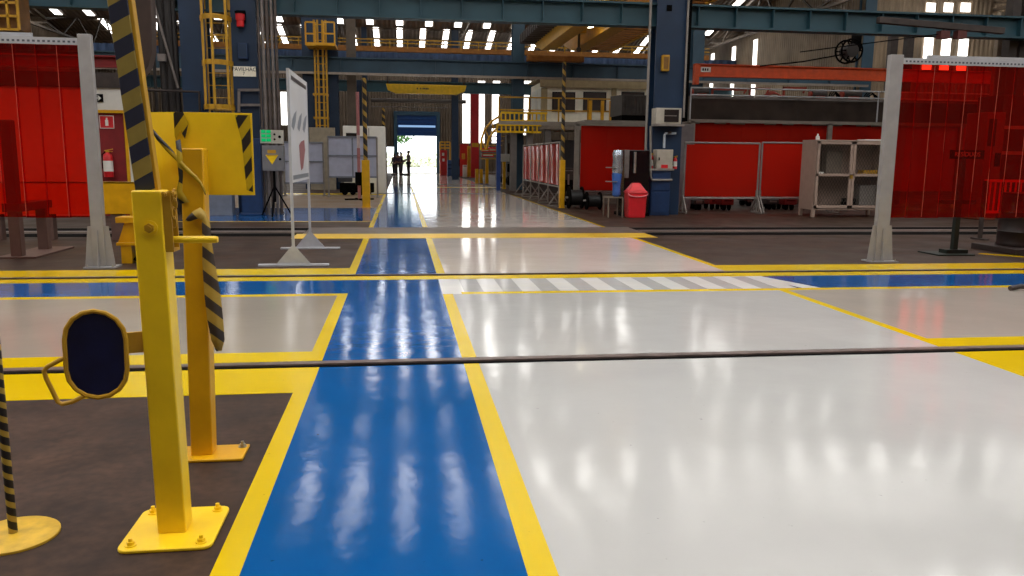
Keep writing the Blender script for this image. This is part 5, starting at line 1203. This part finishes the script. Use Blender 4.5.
# ================================================================== PEOPLE IN THE FAR DOORWAY
def skin(name, J, E, m, parent, lv=1):
    me = bpy.data.meshes.new(name); me.from_pydata([j[:3] for j in J], E, []); me.update()
    o = bpy.data.objects.new(name, me); COL.objects.link(o); o.parent = parent
    md = o.modifiers.new('skin', 'SKIN'); md.use_smooth_shade = True
    sv = me.skin_vertices[0].data
    for i, j in enumerate(J): sv[i].radius = (j[3], j[4] if len(j) > 4 else j[3])
    sv[0].use_root = True
    s = o.modifiers.new('sub', 'SUBSURF'); s.levels = s.render_levels = lv
    me.materials.append(m); return o
SKIN = mat('skin_tone', (136, 96, 76), .6); HAIR = mat('dark_hair', (28, 22, 20), .7)
def person(label, loc, rz, h, shirt, trousers, bend=0):
    k = h/1.75; g = root('person', label, 'person', (0, 0, 0))
    def V(*a): return tuple(v*k for v in a)
    sh = .19; hp = .095
    base = [(0, 0, .93, .13, .10), (0, 0, 1.12, .13, .10), (0, 0, 1.34, .155, .105), (0, .0, 1.46, .07, .06), (0, .0, 1.52, .055, .055), (0, -.01, 1.60, .075, .088), (0, -.01, 1.69, .068, .08), (0, -.01, 1.745, .035, .04)]
    arms = []
    for s in (-1, 1): arms += [(s*sh, 0, 1.40, .06), (s*(sh+.05), .02, 1.14, .047), (s*(sh+.02), -.13-bend, .96+bend*.8, .036), (s*(sh-.01), -.19-bend, .92+bend, .032, .02), (s*(sh-.03), -.24-bend, .89+bend, .022, .012)]
    legs = []
    for s in (-1, 1): legs += [(s*hp, 0, .88, .09), (s*(hp+.01), -.01, .50, .062), (s*(hp+.015), .02, .10, .042), (s*(hp+.02), -.11, .05, .042, .035), (s*(hp+.02), -.16, .04, .03, .025)]
    J = base+arms+legs
    E = [(i, i+1) for i in range(7)]
    for s in (0, 1):
        b = 8+5*s; E += [(2, b)]+[(b+i, b+i+1) for i in range(4)]
        b = 18+5*s; E += [(0, b)]+[(b+i, b+i+1) for i in range(4)]
    skin('body', [V(*j) for j in J], E, SKIN, g)
    q = .012
    Js = [(0, 0, .90, .135+q, .105+q)]+[(x, y, z, a+q, b+q) for x, y, z, a, b in base[1:3]]+[(0, 0, 1.44, .085, .07)]
    Ja = []
    for s in (0, 1): Ja += [tuple(list(a[:3])+[a[3]+q]) for a in arms[5*s:5*s+3]]
    Es = [(0, 1), (1, 2), (2, 3)]
    for s in (0, 1): b = 4+3*s; Es += [(2, b), (b, b+1), (b+1, b+2)]
    skin('shirt', [V(*j) for j in Js+Ja], Es, shirt, g)
    Jl = [(0, 0, .95, .135, .108)]
    El = []
    for s in (0, 1):
        L4 = legs[5*s:5*s+3]; b = len(Jl); Jl += [tuple(list(a[:3])+[a[3]+.018]) for a in L4]; El += [(0, b), (b, b+1), (b+1, b+2)]
    skin('trousers', [V(*j) for j in Jl], El, trousers, g)
    MB().ball((0, .012*k, 1.685*k), .092*k, .95, 1.05, .9, 14).build('hair', HAIR, g)
    b = MB()
    for s in (-1, 1): b.ball((s*.03*k, -.092*k, 1.645*k), .012*k)
    b.build('eyes', BLACK, g)
    MB().prism([(-.014*k, -.088*k, 1.60*k), (.014*k, -.088*k, 1.60*k), (0, -.094*k, 1.645*k)], (0, -.018*k, -.004*k)).build('nose', SKIN, g)
    for s in (-1, 1): MB().box(s*.115*k-.05*k, -.2*k, 0, s*.115*k+.05*k, .07*k, .09*k).build('shoe', HAIR, g, bevel=.02)
    g.location = loc; g.rotation_euler = (0, 0, rz); g.scale = (1.22, 1.22, 1); return g
Yq = 66
def xp_(px_): return at(px_, 160, Yq).x
D1 = mat('dark_purple_shirt', (52, 40, 62), .7); D2 = mat('grey_shirt', (98, 92, 92), .7); D3 = mat('charcoal_trousers', (38, 34, 42), .7); D4 = mat('mauve_shirt', (92, 76, 96), .7)
person('person in dark purple clothes standing closest among the group at the far door', (xp_(398), Yq, 0), .2, 1.83, D1, D3)
person('person in mauve shirt partly hidden behind the dark purple clothed person', (xp_(401), Yq+.9, 0), 1.2, 1.84, D4, D3, .08)
person('person in grey jacket on the wall side of the group at the far door', (xp_(394.5), Yq+.7, 0), -.8, 1.72, D2, D3)
person('tall person in grey shirt standing apart in the far doorway facing the group', (xp_(408.5), Yq+.3, 0), -1.3, 1.95, D2, D3, .12)
# tree outside
g = root('tree', 'green leafy tree outside the far doorway', 'tree', (-3.6, 83, 0))
MB().tube([(-3.6, 83, -.02), (-3.5, 83, 2.5), (-2.6, 83, 3.6), (-.6, 82.6, 3.9)], .2, 10, True, [.26, .2, .14, .06]).build('trunk', mat('bark', (84, 66, 50), .9), g)
V, F = [], []
for i in range(900):
    t = random.random(); c = Vector((random.gauss(-.3, .9), random.gauss(82.5, .8), random.gauss(3.45, .4)))
    if c.z < 2.7+.25*max(0, c.x) or (c.x > .8 and random.random() < .6): continue
    a = Vector((random.uniform(-1, 1), random.uniform(-1, 1), random.uniform(-1, 1))).normalized()*.14; b_ = a.cross(Vector((random.random(), random.random(), random.random()))).normalized()*.08
    n = len(V); V += [c-a, c+b_, c+a, c-b_]; F.append((n, n+1, n+2, n+3))
MB().add(V, F).build('foliage', mat('leaf_green', (70, 120, 40), .6, 0, .4), g, flat=True)
V, F = [], []
for i in range(1500):
    c = Vector((random.uniform(-6, 16), random.gauss(120, 1), abs(random.gauss(.7, .8))))
    a = Vector((random.uniform(-1, 1), random.uniform(-1, 1), random.uniform(-1, 1))).normalized()*.35; b_ = a.cross(Vector((random.random(), random.random(), .3))).normalized()*.25
    n = len(V); V += [c-a, c+b_, c+a, c-b_]; F.append((n, n+1, n+2, n+3))
h_ = MB().add(V, F).build('hedge', mat('hedge_bleached', (226, 230, 206), .7, 0, .15), None, flat=True, loc=(5, 120, 0)); tag(h_, 'hedge coloured pale for daylight glare outside beyond the far doorway', 'hedge')  # leaf colour bleached to imitate overexposed daylight
# ================================================================== LIGHT
W = bpy.data.worlds.new('sky'); S.world = W; W.use_nodes = True
bg = W.node_tree.nodes['Background']; bg.inputs[0].default_value = (.93, .97, 1, 1); bg.inputs[1].default_value = 4.2
S.view_settings.view_transform = 'Standard'; S.view_settings.look = 'None'; S.view_settings.gamma = 1; S.view_settings.exposure = 0; S.view_settings.use_curve_mapping = False
S.cycles.use_denoising = True; S.cycles.max_bounces = 10; S.cycles.diffuse_bounces = 4; S.cycles.glossy_bounces = 4; S.cycles.transparent_max_bounces = 24
S.cycles.sample_clamp_indirect = 6
